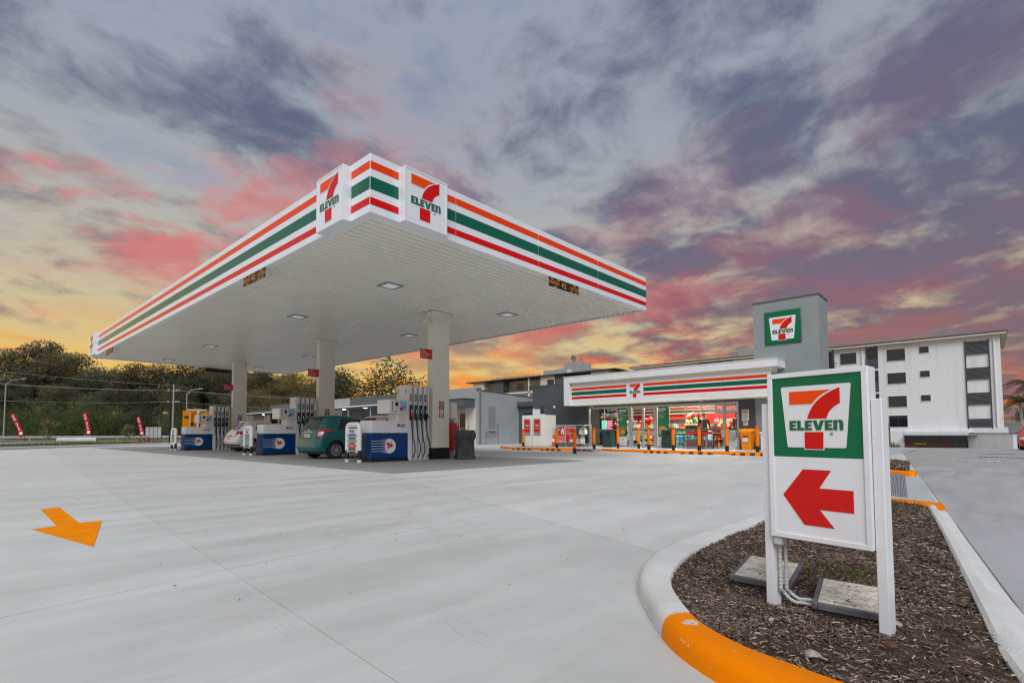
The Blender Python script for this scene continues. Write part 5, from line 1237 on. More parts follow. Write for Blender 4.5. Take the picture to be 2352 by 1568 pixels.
# balloons
def balloons(x,y,z,cols,label):
    t=thing('balloon_bunch',label,'balloons',(x,y,z)); 
    for i,(c,dy,dz) in enumerate(cols): m_=MB(); m_.sphere((0+.03*i,dy,dz),.145,sz=1.15); m_.build('balloon',c,t,world=False,smooth=True)
    MB().tube([(0,0,0),(0,.02,-.7)],.004,5).build('string','white',t,world=False)
balloons(25.75,15.15,1.52,(('balloon_green',.12,.02),('balloon_red',-.10,.0),('balloon_red',-.26,-.10)),'green and red balloons by the beef poster')
balloons(26.0,13.62,1.55,(('balloon_red',.16,.0),('balloon_red',-.10,.06),('balloon_red',.02,-.08)),'red balloons inside the sliding doors')
balloons(26.6,11.35,1.75,(('balloon_orange',.22,-.06),('balloon_red',.0,.06),('balloon_green',-.04,-.20)),'orange, red and green balloons inside the right window')
# people
def person(label,loc,rz,J,Rd,zones,hair,hname='hair'):
    """skinned figure: J joints, edges; zones = material by height"""
    t=thing('person',label,'person',loc,rz)
    names=list(J); ed=[('pelvis','waist'),('waist','chest'),('chest','neck'),('neck','head0'),('head0','head1'),('chest','shR'),('shR','elR'),('elR','wrR'),('wrR','haR'),('chest','shL'),('shL','elL'),('elL','wrL'),('wrL','haL'),('pelvis','hipR'),('hipR','knR'),('knR','anR'),('anR','toR'),('pelvis','hipL'),('hipL','knL'),('knL','anL'),('anL','toL')]
    me=bpy.data.meshes.new('body'); me.from_pydata([J[n] for n in names],[(names.index(a),names.index(b)) for a,b in ed],[])
    ob=bpy.data.objects.new('body',me); COL.objects.link(ob); md=ob.modifiers.new('s','SKIN')
    for i,n in enumerate(names): me.skin_vertices[0].data[i].radius=Rd[n]; 
    me.skin_vertices[0].data[names.index('pelvis')].use_root=True
    ss=ob.modifiers.new('u','SUBSURF'); ss.levels=2; ss.render_levels=2
    dg=bpy.context.evaluated_depsgraph_get(); nm=bpy.data.meshes.new_from_object(ob.evaluated_get(dg)); bpy.data.objects.remove(ob)
    nm.materials.clear(); mts=[]
    for _,m in zones:
        if m not in mts: mts.append(m); nm.materials.append(MAT[m])
    hands=[Vector(J[n]) for n in ('haR','haL')]
    for p in nm.polygons:
        c=p.center
        if min((c-h).length for h in hands)<.085: m='skin'
        else: m=next(m for z,m in zones if c.z<=z)
        if m not in mts: mts.append(m); nm.materials.append(MAT[m])
        p.material_index=mts.index(m); p.use_smooth=True
    o=bpy.data.objects.new('body',nm); COL.objects.link(o); o.parent=t
    h1=Vector(J['head1']); h0=Vector(J['head0']); c=(h1+h0)/2+(h1-h0)*.30
    m_=MB(); m_.sphere((c.x+.015,c.y,c.z+.012),.102,sz=1.0); m_.build(hname,hair,t,world=False,smooth=True)
    fx=c.x-.10; m_=MB(); m_.sphere((fx,c.y,c.z-.045),.018,n=8,k=6); m_.build('nose','skin',t,world=False,smooth=True)
    for s_ in (1,-1): m_=MB(); m_.sphere((fx+.012,c.y+.035*s_,c.z-.02),.010,n=8,k=5); m_.build('eye','black',t,world=False)
    return t
RD=dict(pelvis=(.15,.12),waist=(.14,.11),chest=(.17,.12),neck=(.055,.055),head0=(.075,.085),head1=(.085,.095),shR=(.075,.075),elR=(.05,.05),wrR=(.035,.035),haR=(.04,.03),shL=(.075,.075),elL=(.05,.05),wrL=(.035,.035),haL=(.04,.03),hipR=(.10,.10),knR=(.065,.065),anR=(.045,.045),toR=(.04,.035),hipL=(.10,.10),knL=(.065,.065),anL=(.045,.045),toL=(.04,.035))
ST=dict(pelvis=(0,0,.95),waist=(0,0,1.10),chest=(0,0,1.36),neck=(0,0,1.50),head0=(-.02,0,1.58),head1=(-.03,0,1.72),shR=(0,-.20,1.42),elR=(.02,-.27,1.14),wrR=(-.12,-.24,.98),haR=(-.18,-.22,.95),shL=(0,.20,1.42),elL=(.02,.27,1.14),wrL=(-.12,.24,1.0),haL=(-.18,.21,.98),hipR=(0,-.10,.90),knR=(-.01,-.11,.50),anR=(.01,-.11,.09),toR=(-.13,-.13,.04),hipL=(0,.10,.90),knL=(-.01,.11,.50),anL=(.01,.11,.09),toL=(-.13,.13,.04))
person('bearded person in a long black coat and cap standing inside the right window',(26.2,10.62,ZP),R(35),ST,RD,[(.10,'black'),(.5,'cloth_black'),(1.47,'cloth_black'),(9,'skin')],'cloth_black','cap')
BD=dict(ST); BD.update(waist=(-.06,0,1.08),chest=(-.28,0,1.22),neck=(-.40,0,1.27),head0=(-.46,.0,1.30),head1=(-.54,.02,1.40),shR=(-.26,-.20,1.25),elR=(-.52,-.16,1.14),wrR=(-.76,-.05,1.12),haR=(-.82,-.03,1.12),shL=(-.26,.20,1.25),elL=(-.42,.26,1.0),wrL=(-.6,.2,.92),haL=(-.66,.18,.92))
person('person in a red shirt leaning over to the frozen drink machine',(26.1,15.35,ZP),R(-95),BD,RD,[(.10,'black'),(1.0,'cloth_grey'),(1.29,'cloth_red'),(9,'skin')],'hair')
SV=dict(ST); SV.update(elR=(-.12,-.30,1.18),wrR=(-.34,-.22,1.22),haR=(-.40,-.20,1.23))
person('long haired shop worker in dark clothes behind the night service window',(26.0,8.85,ZP),R(0),SV,RD,[(.10,'black'),(1.0,'cloth_black'),(1.47,'cloth_grey'),(9,'skin')],'hair')
# ================================================================== DIRECTION SIGN ON THE ISLAND
A=Vector((2.565,.745,0)); B=Vector((2.478,.335,0)); rt=(B-A).normalized(); ds=thing('direction_sign','white two-post direction sign with green logo panel and red left arrow','sign',(2.52,.54,.06))
LW=(B-A).length; M0=fr(tuple(A),tuple(rt),(0,0,1))     # u along the sign, v up, w towards the viewer
P=lambda m_,n,mt,par=ds,**k: m_.build(n,mt,par,**k)
for u0,u1 in ((-.032,.006),(LW-.004,LW+.034)): P(MB().box(u0,u1,.03,.985,-.075,-.012,None,M0),'post','white_gloss',bevel=.003)
box=P(MB().box(.008,LW-.006,.385,1.118,-.075,0,None,M0),'sign_box','white_gloss',bevel=.004)
fw=.022; u0,u1,v0,v1=.008,LW-.006,.385,1.118
m_=MB()
for a in ((u0,u1,v1-fw,v1),(u0,u1,v0,v0+fw),(u0,u0+fw,v0+fw,v1-fw),(u1-fw,u1,v0+fw,v1-fw)): P(MB().box(a[0],a[1],a[2],a[3],.0005,.008,None,M0),'frame_bar','white_gloss',box,bevel=.002)
mid=.745; a,b=u0+fw,u1-fw
P(MB().rect(a,b,mid,v1-fw,.002,None,M0),'green_panel','sign_green',box); P(MB().rect(a,b,v0+fw,mid,.002,None,M0),'arrow_panel','white_gloss',box)
s_=.285; Mt=M0@Matrix.Translation(((a+b)/2,mid+.042,.003)); P(MB().poly(trapezium(s_),0,None,None,Mt),'sign_shield','white_gloss',box); logo(box,Mt,s_,depth=.0016)
w_=b-a; ar=[(.10,.50),(.345,.845),(.66,.845),(.525,.615),(.885,.615),(.885,.345),(.525,.345),(.68,.135),(.345,.135)]
P(MB().poly([(a+x*w_,v0+fw+y*(mid-v0-fw)) for x,y in ar],.0034,None,None,M0),'arrow','sign_red',box)
P(MB().poly(grow([(a+x*w_,v0+fw+y*(mid-v0-fw)) for x,y in ar],.003),.0028,None,None,M0),'arrow_outline','white',box)
# conduit and junction box at the left post
cn=thing('sign_conduit','pair of grey corrugated conduits dropping from a box behind the left sign post','conduit',(2.62,.72,.07))
P(MB().box(.012,.050,.345,.384,-.055,.0,None,M0),'junction_box','conduit',cn,bevel=.006)
for k,(dx,bend) in enumerate(((0,.0),(.020,.014))):
    x=2.60+dx; y=.715-dx*.9
    pth=[Vector((x,y,.36-.0085*i)) for i in range(27)]
    for i in range(1,30):
        t=i/29; pth.append(Vector((x+.02+.05*math.sin(t*1.3)-.02*t,y-.15*t-.0*k,.131-.058*math.sin(min(1,t*2.6)*1.5708)+.006*math.sin(t*3.1)*2+bend*math.sin(3.1*t))))
    P(MB().tube(pth,lambda q:.0080+.0009*(1 if int(q*55)%2 else -1),10),'corrugated_pipe','conduit',cn)
# valve pit lids
def pit(cx,cy,rz,L_,W_,z,tilt,label):
    t=thing('valve_pit',label,'pit cover',(cx,cy,z),rz); t.rotation_euler=(tilt[0],tilt[1],rz)
    MB().box(-L_/2,L_/2,-W_/2,W_/2,-.09,-.02).build('pit_box','black_rubber',t,world=False,bevel=.006)
    for a in ((-L_/2-.006,L_/2+.006,-W_/2-.006,-W_/2+.014),(-L_/2-.006,L_/2+.006,W_/2-.014,W_/2+.006),(-L_/2-.006,-L_/2+.014,-W_/2+.014,W_/2-.014),(L_/2-.014,L_/2+.006,-W_/2+.014,W_/2-.014)):
        MB().box(a[0],a[1],a[2],a[3],-.03,.0).build('pit_rim','pit_frame',t,world=False,bevel=.004)
    lid=MB(); lid.box(-L_/2+.015,L_/2-.015,-W_/2+.015,W_/2-.015,-.012,.002); ld=lid.build('pit_lid','pit_lid',t,world=False,bevel=.002)
    m_=MB()
    for i in range(110):
        u=rnd.uniform(-L_/2+.03,L_/2-.03); v=rnd.uniform(-W_/2+.02,W_/2-.02); q=rnd.uniform(0,6.28); l=rnd.uniform(.012,.03)
        m_.add([(-l/2,-.0012,0),(l/2,-.0012,0),(l/2,.0012,0),(-l/2,.0012,0)],[(0,1,2,3)],None,Matrix.Translation((u,v,.0026))@Matrix.Rotation(q,4,'Z'))
    o=m_.build('crazed_pattern','slat_brown',ld,world=False); o['kind']='stuff'
    MB().lathe([(.007,.0),(.007,.004)],10,None,Matrix.Translation((-L_*.28,W_*.05,.001))).build('bolt','dark_metal',ld,world=False)
    MB().lathe([(.007,.0),(.007,.004)],10,None,Matrix.Translation((L_*.28,W_*.05,.001))).build('bolt','dark_metal',ld,world=False)
pit(2.985,.885,R(6),.42,.27,.128,(R(3),R(-3)),'left plastic valve pit, sand coloured lid in a dark frame, behind the sign post')
pit(2.80,.475,R(8),.40,.27,.118,(R(2),R(-2)),'right plastic valve pit with crazed tan lid, behind the right sign post')
# weeds, stones and scraps in the bed
def weed(cx,cy,n,sp,h,label):
    m_=MB()
    for i in range(n):
        a=rnd.uniform(0,6.28); r=sp*rnd.random()**.7; x=cx+r*math.cos(a)*1.6; y=cy+r*math.sin(a); l=h*rnd.uniform(.4,1.2); lean=rnd.uniform(.3,1.1); d=rnd.uniform(0,6.28); w=.0022
        p0=Vector((x,y,mz(x,y))); p1=p0+Vector((math.cos(d)*l*lean*.4,math.sin(d)*l*lean*.4,l*.6)); p2=p0+Vector((math.cos(d)*l*lean,math.sin(d)*l*lean,l*.75)); s=Vector((-math.sin(d)*w,math.cos(d)*w,0))
        m_.add([p0-s,p0+s,p1+s,p1-s,p2],[(0,1,2,3),(3,2,4)])
    single(m_,'weed_clump',label,'weeds','grass_blade')
weed(3.38,.60,520,.20,.05,'low green weed patch behind the right valve pit'); weed(6.6,.75,260,.25,.12,'grassy tuft at the far end of the island')
def stone(x,y,r,label,mt='rock',sq=.6):
    m_=MB(); m_.sphere((x,y,mz(x,y)+r*.35),r,sz=sq,n=10,k=7); m_.v=[tuple(Vector(v)+Vector((mnoise.noise(Vector(v)*40),mnoise.noise(Vector(v)*40+Vector((5,1,2))),mnoise.noise(Vector(v)*40+Vector((9,9,2)))))*r*.55) for v in m_.v]; single(m_,'stone',label,'stone',mt,smooth=True)
stone(2.08,.475,.026,'flat pale stone in the mulch before the sign'); stone(2.33,.68,.014,'small grey stone left of the front of the bed'); stone(2.62,.29,.018,'round stone near the right sign post foot'); stone(2.20,.62,.011,'little brown pebble near the orange kerb')
m_=MB()
for i in range(14):
    a=rnd.uniform(-1.2,1.2); l=rnd.uniform(.02,.045); m_.add([(2.30,.275,.092),(2.30+math.cos(a)*l*.5-.003,.275+math.sin(a)*l*.5,.105),(2.30+math.cos(a)*l,.275+math.sin(a)*l,.09),(2.30+math.cos(a)*l*.5+.003,.275+math.sin(a)*l*.5+.003,.103)],[(0,1,2,3)])
single(m_,'dry_stub','pale splintered plant stub in the mulch at the front right','plant stub','bread')
# ================================================================== NEIGHBOURING BUILDINGS
# rendered grey shop block left of the store, with gas meter pipes
nb=thing('grey_shop_block','pale grey rendered building with an awning left of the shop','building',(30,31,0))
P=lambda m_,n,mt,par=nb,**k: m_.build(n,mt,par,**k)
m_=MB(); m_.add([(28.1,29,0),(36,29,0),(36,29,3.90),(28.1,29,4.22),(28.1,29.5,0),(36,29.5,0),(36,29.5,3.90),(28.1,29.5,4.22)],[(0,1,2,3),(7,6,5,4),(3,2,6,7),(0,3,7,4),(1,5,6,2)]); P(m_,'side_wall','wall_grey')
m_=MB(); m_.add([(28.08,28.96,4.22),(36,28.96,3.90),(36,29.54,3.90),(28.08,29.54,4.22),(28.08,28.96,4.28),(36,28.96,3.96),(36,29.54,3.96),(28.08,29.54,4.28)],[(0,1,5,4),(4,5,6,7),(2,3,7,6),(3,0,4,7)]); P(m_,'capping','slate')
P(MB().box(28.05,28.3,29.5,34.2,2.9,4.5),'front_parapet','wall_grey'); P(MB().box(28.3,34,29.5,34.2,2.9,3.9),'roof','slate')
P(MB().box(28.1,28.3,29.5,30.7,0,2.9),'front_wall','wall_cream'); P(MB().box(28.9,29.0,30.7,34.2,0,2.9),'recess_wall','wall_beige'); P(MB().box(28.86,28.89,30.75,32.2,0,2.5),'dark_doorway','screen')
aw=P(MB().box(26.9,28.04,29.55,33.6,2.95,3.55),'awning','slate',bevel=.01); P(MB().box(26.85,28.05,29.5,33.65,3.55,3.60),'awning_capping','roof_dark',aw)
P(MB().box(27.0,27.12,31.1,31.22,0,2.95),'awning_post','slate')
P(MB().tube([(28.0,28.92,0),(28.0,28.92,4.4)],.07,10),'downpipe','pipe_grey')
for i in range(5):
    x=29.0+.17*i; P(MB().tube([(x,28.93,1.05),(x,28.93,2.95),(x-.05,28.90,3.02)],.016,6),'meter_pipe','pipe_grey'); P(MB().lathe([(.05,-.05),(.06,0),(.05,.06)],10,None,Matrix.Translation((x,28.88,1.15))),'meter','galv')
P(MB().tube([(28.75,28.93,.95),(30.0,28.93,.95)],.018,6),'manifold','pipe_grey'); P(MB().tube([(30.05,28.93,.0),(30.05,28.93,1.55),(29.85,28.93,1.55)],.016,6),'meter_pipe','pipe_grey'); P(MB().tube([(28.7,28.93,0),(28.7,28.93,1.2)],.018,6),'meter_pipe','pipe_grey'); P(MB().tube([(28.35,28.93,.70),(30.0,28.93,.70)],.015,6),'manifold','pipe_grey')
rg=thing('roller_gate','charcoal roller door with box hood closing the alley by the shop','roller door',(32.6,26,0))
P(MB().box(32.6,32.7,21.25,28.98,0,3.1),'door_wall','wall_dark',rg); P(MB().box(32.35,32.75,21.25,28.98,3.1,3.5),'hood','wall_dark',rg,bevel=.02)
for k in range(20): P(MB().box(32.575,32.598,22.6,28.5,.05+.12*k,.155+.12*k),'door_slat','charcoal',rg)
P(MB().box(32.54,32.60,22.6,28.5,2.46,2.55),'slot','black',rg)
# long strip of shops further left
ss=thing('shop_strip','long dark low strip of shops with a pale verandah edge behind the pumps','building',(31,55,0)); P=lambda m_,n,mt,par=ss,**k: m_.build(n,mt,par,**k)
P(MB().box(30,30.3,40.5,51.5,3.95,4.80),'parapet','slate'); P(MB().box(30,30.3,51.52,54.8,3.95,4.82),'parapet_panel','wall_grey'); P(MB().box(30,30.3,54.82,72,3.95,4.80),'parapet','slate')
P(MB().box(30.3,42,40.5,80,3.9,4.3),'roof','roof_dark'); P(MB().box(28.4,30,40.5,80,3.66,3.76),'verandah_gutter','white'); P(MB().box(28.45,30.6,40.5,80,3.56,3.655),'verandah_soffit','slate')
P(MB().box(30.6,30.8,40.5,80,0,3.56),'shop_front','slate')
for k in range(9):
    y=41.5+4.2*k; w_=P(MB().box(30.56,30.598,y,y+3.2,.5,2.6),'shopfront_pane','car_glass'); P(MB().box(28.6,28.7,y-.5,y-.4,0,3.56),'verandah_post','grey_lid')
for k in range(8): P(MB().box(29.2,29.5,43+4.2*k,43.3+4.2*k,3.53,3.555),'verandah_light','tiny_lamp')
P(MB().box(30,30.2,72.1,80,2.4,3.6),'end_wall','wall_beige')
# ------------------------------------------------------------------ apartments on the hill side (plane x = 84)
XA=84.0
def wframe(P,y1,y0,z0,z1,two=True,x=XA):
    f=P(MB().box(x-.06,x+.05,y0-.07,y1+.07,z0-.07,z1+.07),'window','wall_white'); 
    MB().box(x-.085,x-.061,y0,y1,z0,z1).build('frame','dark_metal',f)
    n=2 if two else 1; w=(y1-y0)/n
    for i in range(n): MB().rect(.03,w-.03,.03,z1-z0-.03,0,None,FX(x-.088,y0+w*(i+1),z0)).build('pane','car_glass',f)
ap=thing('apartment_block','white four storey apartment block at the right with louvred stair panels','building',(90,10,-1.1)); P=lambda m_,n,mt,par=ap,**k: m_.build(n,mt,par,**k)
P(MB().box(XA,XA+14,-1.6,10.33,1.45,12.45),'end_wall','wall_white'); P(MB().box(XA,XA+14,11.78,17.2,1.45,12.45),'front_wall','wall_white'); P(MB().box(XA+1.8,XA+13.9,10.33,11.78,1.45,12.45),'recess_wall','wall_grey')
P(MB().box(XA-.12,XA+14,-1.95,10.5,-.2,1.449),'plinth','wall_white'); P(MB().box(XA+.05,XA+13,17.2,46,1.0,12.45),'rear_wing','wall_grey')
P(MB().add([(XA-.75,-2.28,12.80),(XA-.75,47.4,12.80),(XA+15,47.4,12.80),(XA+15,-2.28,12.80),(XA-.75,-2.28,12.66),(XA-.75,47.4,12.66),(XA+15,47.4,12.66),(XA+15,-2.28,12.66)],[(0,3,2,1)[::-1],(4,5,6,7)[::-1],(0,1,5,4),(2,3,7,6),(3,0,4,7),(1,2,6,5)]),'roof','roof_dark')
P(MB().box(XA-.70,XA+14.9,-2.2,47.3,12.452,12.655),'eaves','wall_cream')
rl=P(MB().box(XA+.1,XA+.16,1.1,41.2,13.50,13.56),'roof_railing','steel'); P(MB().box(XA+.1,XA+.16,1.1,41.2,12.95,13.0),'railing_bar','steel',rl)
bm_=MB().box(-.02,.02,-.025,.025,0,.50).mesh('baluster','steel')
for k in range(266):
    y=1.2+.15*k
    o=bpy.data.objects.new('baluster',bm_); COL.objects.link(o); o.parent=ap; o.location=(XA+.13-90,y-10,13.0+1.1)
P(MB().box(XA+.0,XA+2.2,26.0,28.3,12.81,14.0),'lift_box','wall_grey')
for z0,z1 in ((10.28,11.8),(7.27,8.67),(4.2,5.63),(1.6,3.08)): wframe(P,9.35,7.42,z0,z1)
for z0,z1 in ((11.0,11.8),(7.93,8.70),(4.87,5.61)): wframe(P,5.95,5.0,z0,z1)
wframe(P,14.64,12.75,10.32,11.83); wframe(P,14.64,12.75,7.2,8.7)
lo=None
for z0,z1 in ((10.3,11.88),(7.24,8.68),(4.2,5.64),(1.44,2.49)):
    lv=P(MB().box(XA-.05,XA-.01,-.52,1.5,z0,z1),'louvre_panel','dark_metal'); n_=int((z1-z0)/.145)
    for i in range(n_): MB().box(XA-.17,XA-.06,-.58,1.56,z0+.145*i+.01,z0+.145*i+.095).build('louvre_slat','slate',lv)
for y in (-.60,1.54): P(MB().tube([(XA-.12,y,1.3),(XA-.12,y,12.0)],.06,8),'louvre_post','dark_metal')
P(MB().tube([(XA-.1,-1.05,1.5),(XA-.1,-1.05,12.4)],.10,10),'downpipe','wall_white'); P(MB().tube([(XA-.1,12.1,4),(XA-.1,12.1,12.4)],.10,10),'downpipe','wall_white')
for z in (9.39,6.28,3.2):
    P(MB().box(XA-.1,XA+1.8,10.33,11.78,z-.22,z-.02),'balcony_floor','wall_white'); rb=P(MB().box(XA-.06,XA-.03,10.34,11.77,z+1.36,z+1.44),'balcony_rail','dark_metal')
    for i in range(9): MB().box(XA-.06,XA-.02,10.34,11.77,z+.03+.145*i,z+.12+.145*i).build('rail_slat','slate',rb)
    P(MB().box(XA+1.72,XA+1.79,10.6,11.5,z,z+2.1),'balcony_door','car_glass')
P(MB().box(XA-.05,XA+.04,15.6,17.1,9.5,12.2),'dark_door','screen'); 
for i in range(12): P(MB().box(XA-1.0,XA-.97,15.0+.2*i,15.05+.2*i,9.4,10.5),'balcony_baluster','dark_metal')
P(MB().box(XA-1.02,XA-.95,14.9,17.3,10.5,10.56),'balcony_rail','dark_metal'); P(MB().box(XA-1.0,XA,14.9,17.3,9.2,9.4),'balcony_floor','wall_white')
P(MB().box(XA-.8,XA-.6,15.25,15.5,9.4,12.45),'balcony_post','dark_metal')
for k,(y0,y1,m_n) in enumerate(((17.4,23,'wall_grey'),(23.1,29,'wall_cream'),(29.2,34.6,'slate'),(34.8,46,'wall_cream'))): P(MB().box(XA-.02,XA+.045,y0,y1,10.4,12.44),'upper_panel',m_n)
# basement garage in front of it
ga=thing('basement_garage','white garage front with corrugated hood and brown slatted gate','garage',(82,4,-1.2)); P=lambda m_,n,mt,par=ga,**k: m_.build(n,mt,par,**k)
P(MB().box(83.3,83.8,7.8,10.2,-1.3,1.0),'side_pier','wall_white'); P(MB().box(83.2,83.85,1.0,7.79,.42,.98),'lintel','wall_white'); P(MB().box(83.85,87,1.7,7.8,-1.3,.42),'garage_void','slate')
P(MB().box(82.2,83.3,.84,7.75,.40,.52),'hood','roof_dark')
for k in range(23): P(MB().box(82.15,82.2,.9+.3*k,1.10+.3*k,.52,.62),'hood_rib','galv')
for k in range(5): P(MB().box(83.75,83.82,3.0,7.76,-.92+.115*k,-.83+.115*k),'gate_slat','slat_brown')
m_=MB(); m_.rect(0,1.2,0,.16,0,'yellow',FX(83.7,6.8,-.62)); m_.text('LOW CLEARANCE',.10,.6,.08,.004,'black',FX(83.7,6.8,-.62),sx=.9); P(m_,'clearance_plate',None)
P(MB().box(83.7,83.8,1.75,3.0,-1.25,-.35),'glass_door','car_glass'); P(MB().rect(0,.55,0,.35,0,None,FX(83.28,9.95,-.55)),'lime_panel','lime')
ww=thing('garage_ramp_wall','long low white wall beside the garage entrance at the right','wall',(80,-5,-1.2)); P=lambda m_,n,mt,par=ww,**k: m_.build(n,mt,par,**k)
m_=MB(); m_.add([(83.2,1.5,-1.4),(80.0,-2.2,-1.4),(79.0,-16,-1.4),(83.2,1.5,.73),(80.0,-2.2,.70),(79.0,-16,.70),(83.9,1.3,-1.4),(80.4,-2.6,-1.4),(79.4,-16,-1.4),(83.9,1.3,.73),(80.4,-2.6,.70),(79.4,-16,.70)],[(0,1,4,3),(1,2,5,4),(7,6,9,10),(8,7,10,11),(3,4,10,9),(4,5,11,10),(0,3,9,6),(2,8,11,5)]); P(m_,'wall_body','wall_white')
P(MB().add([(83.1,1.5,.73),(79.9,-2.2,.70),(78.9,-16,.70),(84,1.3,.73),(80.5,-2.6,.70),(79.5,-16,.70),(83.1,1.5,.80),(79.9,-2.2,.77),(78.9,-16,.77),(84,1.3,.80),(80.5,-2.6,.77),(79.5,-16,.77)],[(0,1,7,6),(1,2,8,7),(6,7,10,9),(7,8,11,10),(4,3,9,10),(5,4,10,11)]),'wall_capping','slate')
m_=MB(); m_.box(88,88.1,-3.4,-1.7,.75,2.1); fs_=thing('metal_fence','pale ribbed metal fence panel at the right end of the apartments','fence',(88,-2.5,.7)); m_.build('panel','galv',fs_)
for k in range(8): MB().box(87.95,88.0,-3.4,-1.7,.80+.16*k,.87+.16*k).build('rib','galv',fs_)
# timber paling fence beside the garage
tf=thing('timber_fence','weathered grey timber paling fence on a low wall left of the garage','fence',(45,5.2,0))
for k in range(7): y=4.98+.16*k; MB().box(44.98+.01*(k%2),45.02,y,y+.15,.0,1.53+.02*(k%3)).build('paling','timber',tf)
MB().box(44.95,45.1,4.95,6.2,-.5,-.02).build('base_wall','wall_grey',tf)
def bush(x,y,z,r,label,mt='leaf_green',n=160,cat='shrub'):
    m_=MB()
    for i in range(n):
        d=Vector((rnd.gauss(0,1),rnd.gauss(0,1),abs(rnd.gauss(0,.8)))).normalized(); p=Vector((x,y,z))+d*r*rnd.uniform(.3,1); s=r*.30; q=Vector((rnd.gauss(0,1),rnd.gauss(0,1),rnd.gauss(0,1))).normalized(); t_=d.cross(q).normalized()
        m_.add([p-t_*s*.15,p+d*s*.6-q*s*.1,p+t_*s*.15,p+d*s*1.4+Vector((0,0,-.1*s))],[(0,1,2),(0,2,3)])
    return single(m_,'shrub',label,cat,mt)
bush(44.6,4.75,-.35,.5,'spiky strappy plant at the foot of the timber fence'); bush(60,6.5,-.6,.6,'small dark shrub by the garage pier','leaf_dark')
# second apartment block, left
a2=thing('apartment_block','pale balconied apartment block behind the left part of the shop','building',(90,70,0)); P=lambda m_,n,mt,par=a2,**k: m_.build(n,mt,par,**k)
P(MB().box(XA+2.0,XA+14,52,88.9,0,12.6),'core_wall','wall_cream')
P(MB().add([(XA-.6,91,12.98),(XA-.6,50.3,12.98),(XA+15,50.3,12.98),(XA+15,91,12.98),(XA-.6,91,12.82),(XA-.6,50.3,12.82),(XA+15,50.3,12.82),(XA+15,91,12.82)],[(0,1,2,3),(7,6,5,4),(4,5,1,0),(5,6,2,1),(6,7,3,2),(7,4,0,3)]),'roof','roof_dark')
for y0,y1,m_n in ((85.5,88.9,'wall_cream'),(79.3,82.0,'slate'),(62.7,64.7,'slate'),(64.9,68.6,'wall_cream'),(52,56,'wall_cream')): P(MB().box(XA,XA+2.05,y0,y1,0,12.8),'wall_bay',m_n)
P(MB().box(XA+1.95,XA+1.99,82.1,83.6,9.8,12.2),'balcony_door','car_glass'); wframe(P,76.9,74.9,10.6,12.0,True,XA+1.98); wframe(P,66.7,64.95,10.9,12.0,True,XA-.0)
P(MB().box(XA+1.9,XA+1.99,68.8,69.7,10.9,11.7),'balcony_vent','screen'); wframe(P,88.0,86.2,10.8,11.6,True,XA)
for y in (71.85,): P(MB().box(XA+.0,XA+.3,y-.15,y+.15,6,12.8),'white_post','wall_white')
for z in (9.6,6.4): P(MB().box(XA,XA+2,68.6,85.5,z,z+.3),'balcony_floor','wall_white')
for y in [68.7+1.05*k for k in range(16)]: P(MB().rect(0,1.0,0,1.05,0,None,FX(XA+.02,y+1.0,9.9)),'balustrade_pane','rail_glass'); 
P(MB().box(XA-.02,XA+.06,68.6,85.5,10.95,11.0),'balustrade_rail','dark_metal')
for i in range(8): P(MB().box(XA-.02,XA+.05,68.4+2.1*i,68.46+2.1*i,12.98,13.55),'roof_rail_post','steel')
for i in range(7): P(MB().rect(0,2.0,0,.5,0,None,FX(XA+.02,70.45+2.1*i,12.99)),'roof_rail_pane','balustrade_glass')
P(MB().add([(XA+.6,y,z) for y,z in ((68.3,12.98),(68.3,14.0),(62.8,14.05),(62.8,15.15),(60.7,15.35),(58.6,15.0),(58.6,14.0),(54.8,13.35),(52,12.98))]+[(XA+4,y,z) for y,z in ((68.3,12.98),(68.3,14.0),(62.8,14.05),(62.8,15.15),(60.7,15.35),(58.6,15.0),(58.6,14.0),(54.8,13.35),(52,12.98))],[tuple(range(9)),tuple(range(17,8,-1))]+[(i,9+i,9+(i+1)%9,(i+1)%9) for i in range(9)]),'stepped_gable','wall_grey'); P(MB().box(XA+.5,XA+.6,61,62,13.1,13.7),'gable_window','wall_white')
sd_=thing('satellite_dish','round satellite dish on top of the stepped roof gable','satellite dish',(XA+2,61,15.3)); MB().lathe([(.02,.0),(.35,.06),(.62,.22)],18,None,Matrix.Translation((XA+1.5,61,16.1))@Matrix.Rotation(R(65),4,'Y')@Matrix.Rotation(R(180),4,'X')).build('dish','grey_lid',sd_,smooth=True); MB().tube([(XA+2,61,15.2),(XA+1.6,61,16.0)],.05).build('mast','dark_metal',sd_)
an=thing('tv_aerial','tripod television aerial beside the satellite dish','aerial',(XA+2,59.6,15.1)); MB().tube([(XA+2,59.6,15.0),(XA+2,59.6,16.6)],.03).build('mast','dark_metal',an)
for d_ in (-.7,.7): MB().tube([(XA+2,59.6+d_,15.0),(XA+2,59.6,16.2)],.025).build('stay','dark_metal',an)
MB().tube([(XA+2,59.0,16.55),(XA+2,60.6,16.6)],.025).build('boom','dark_metal',an)
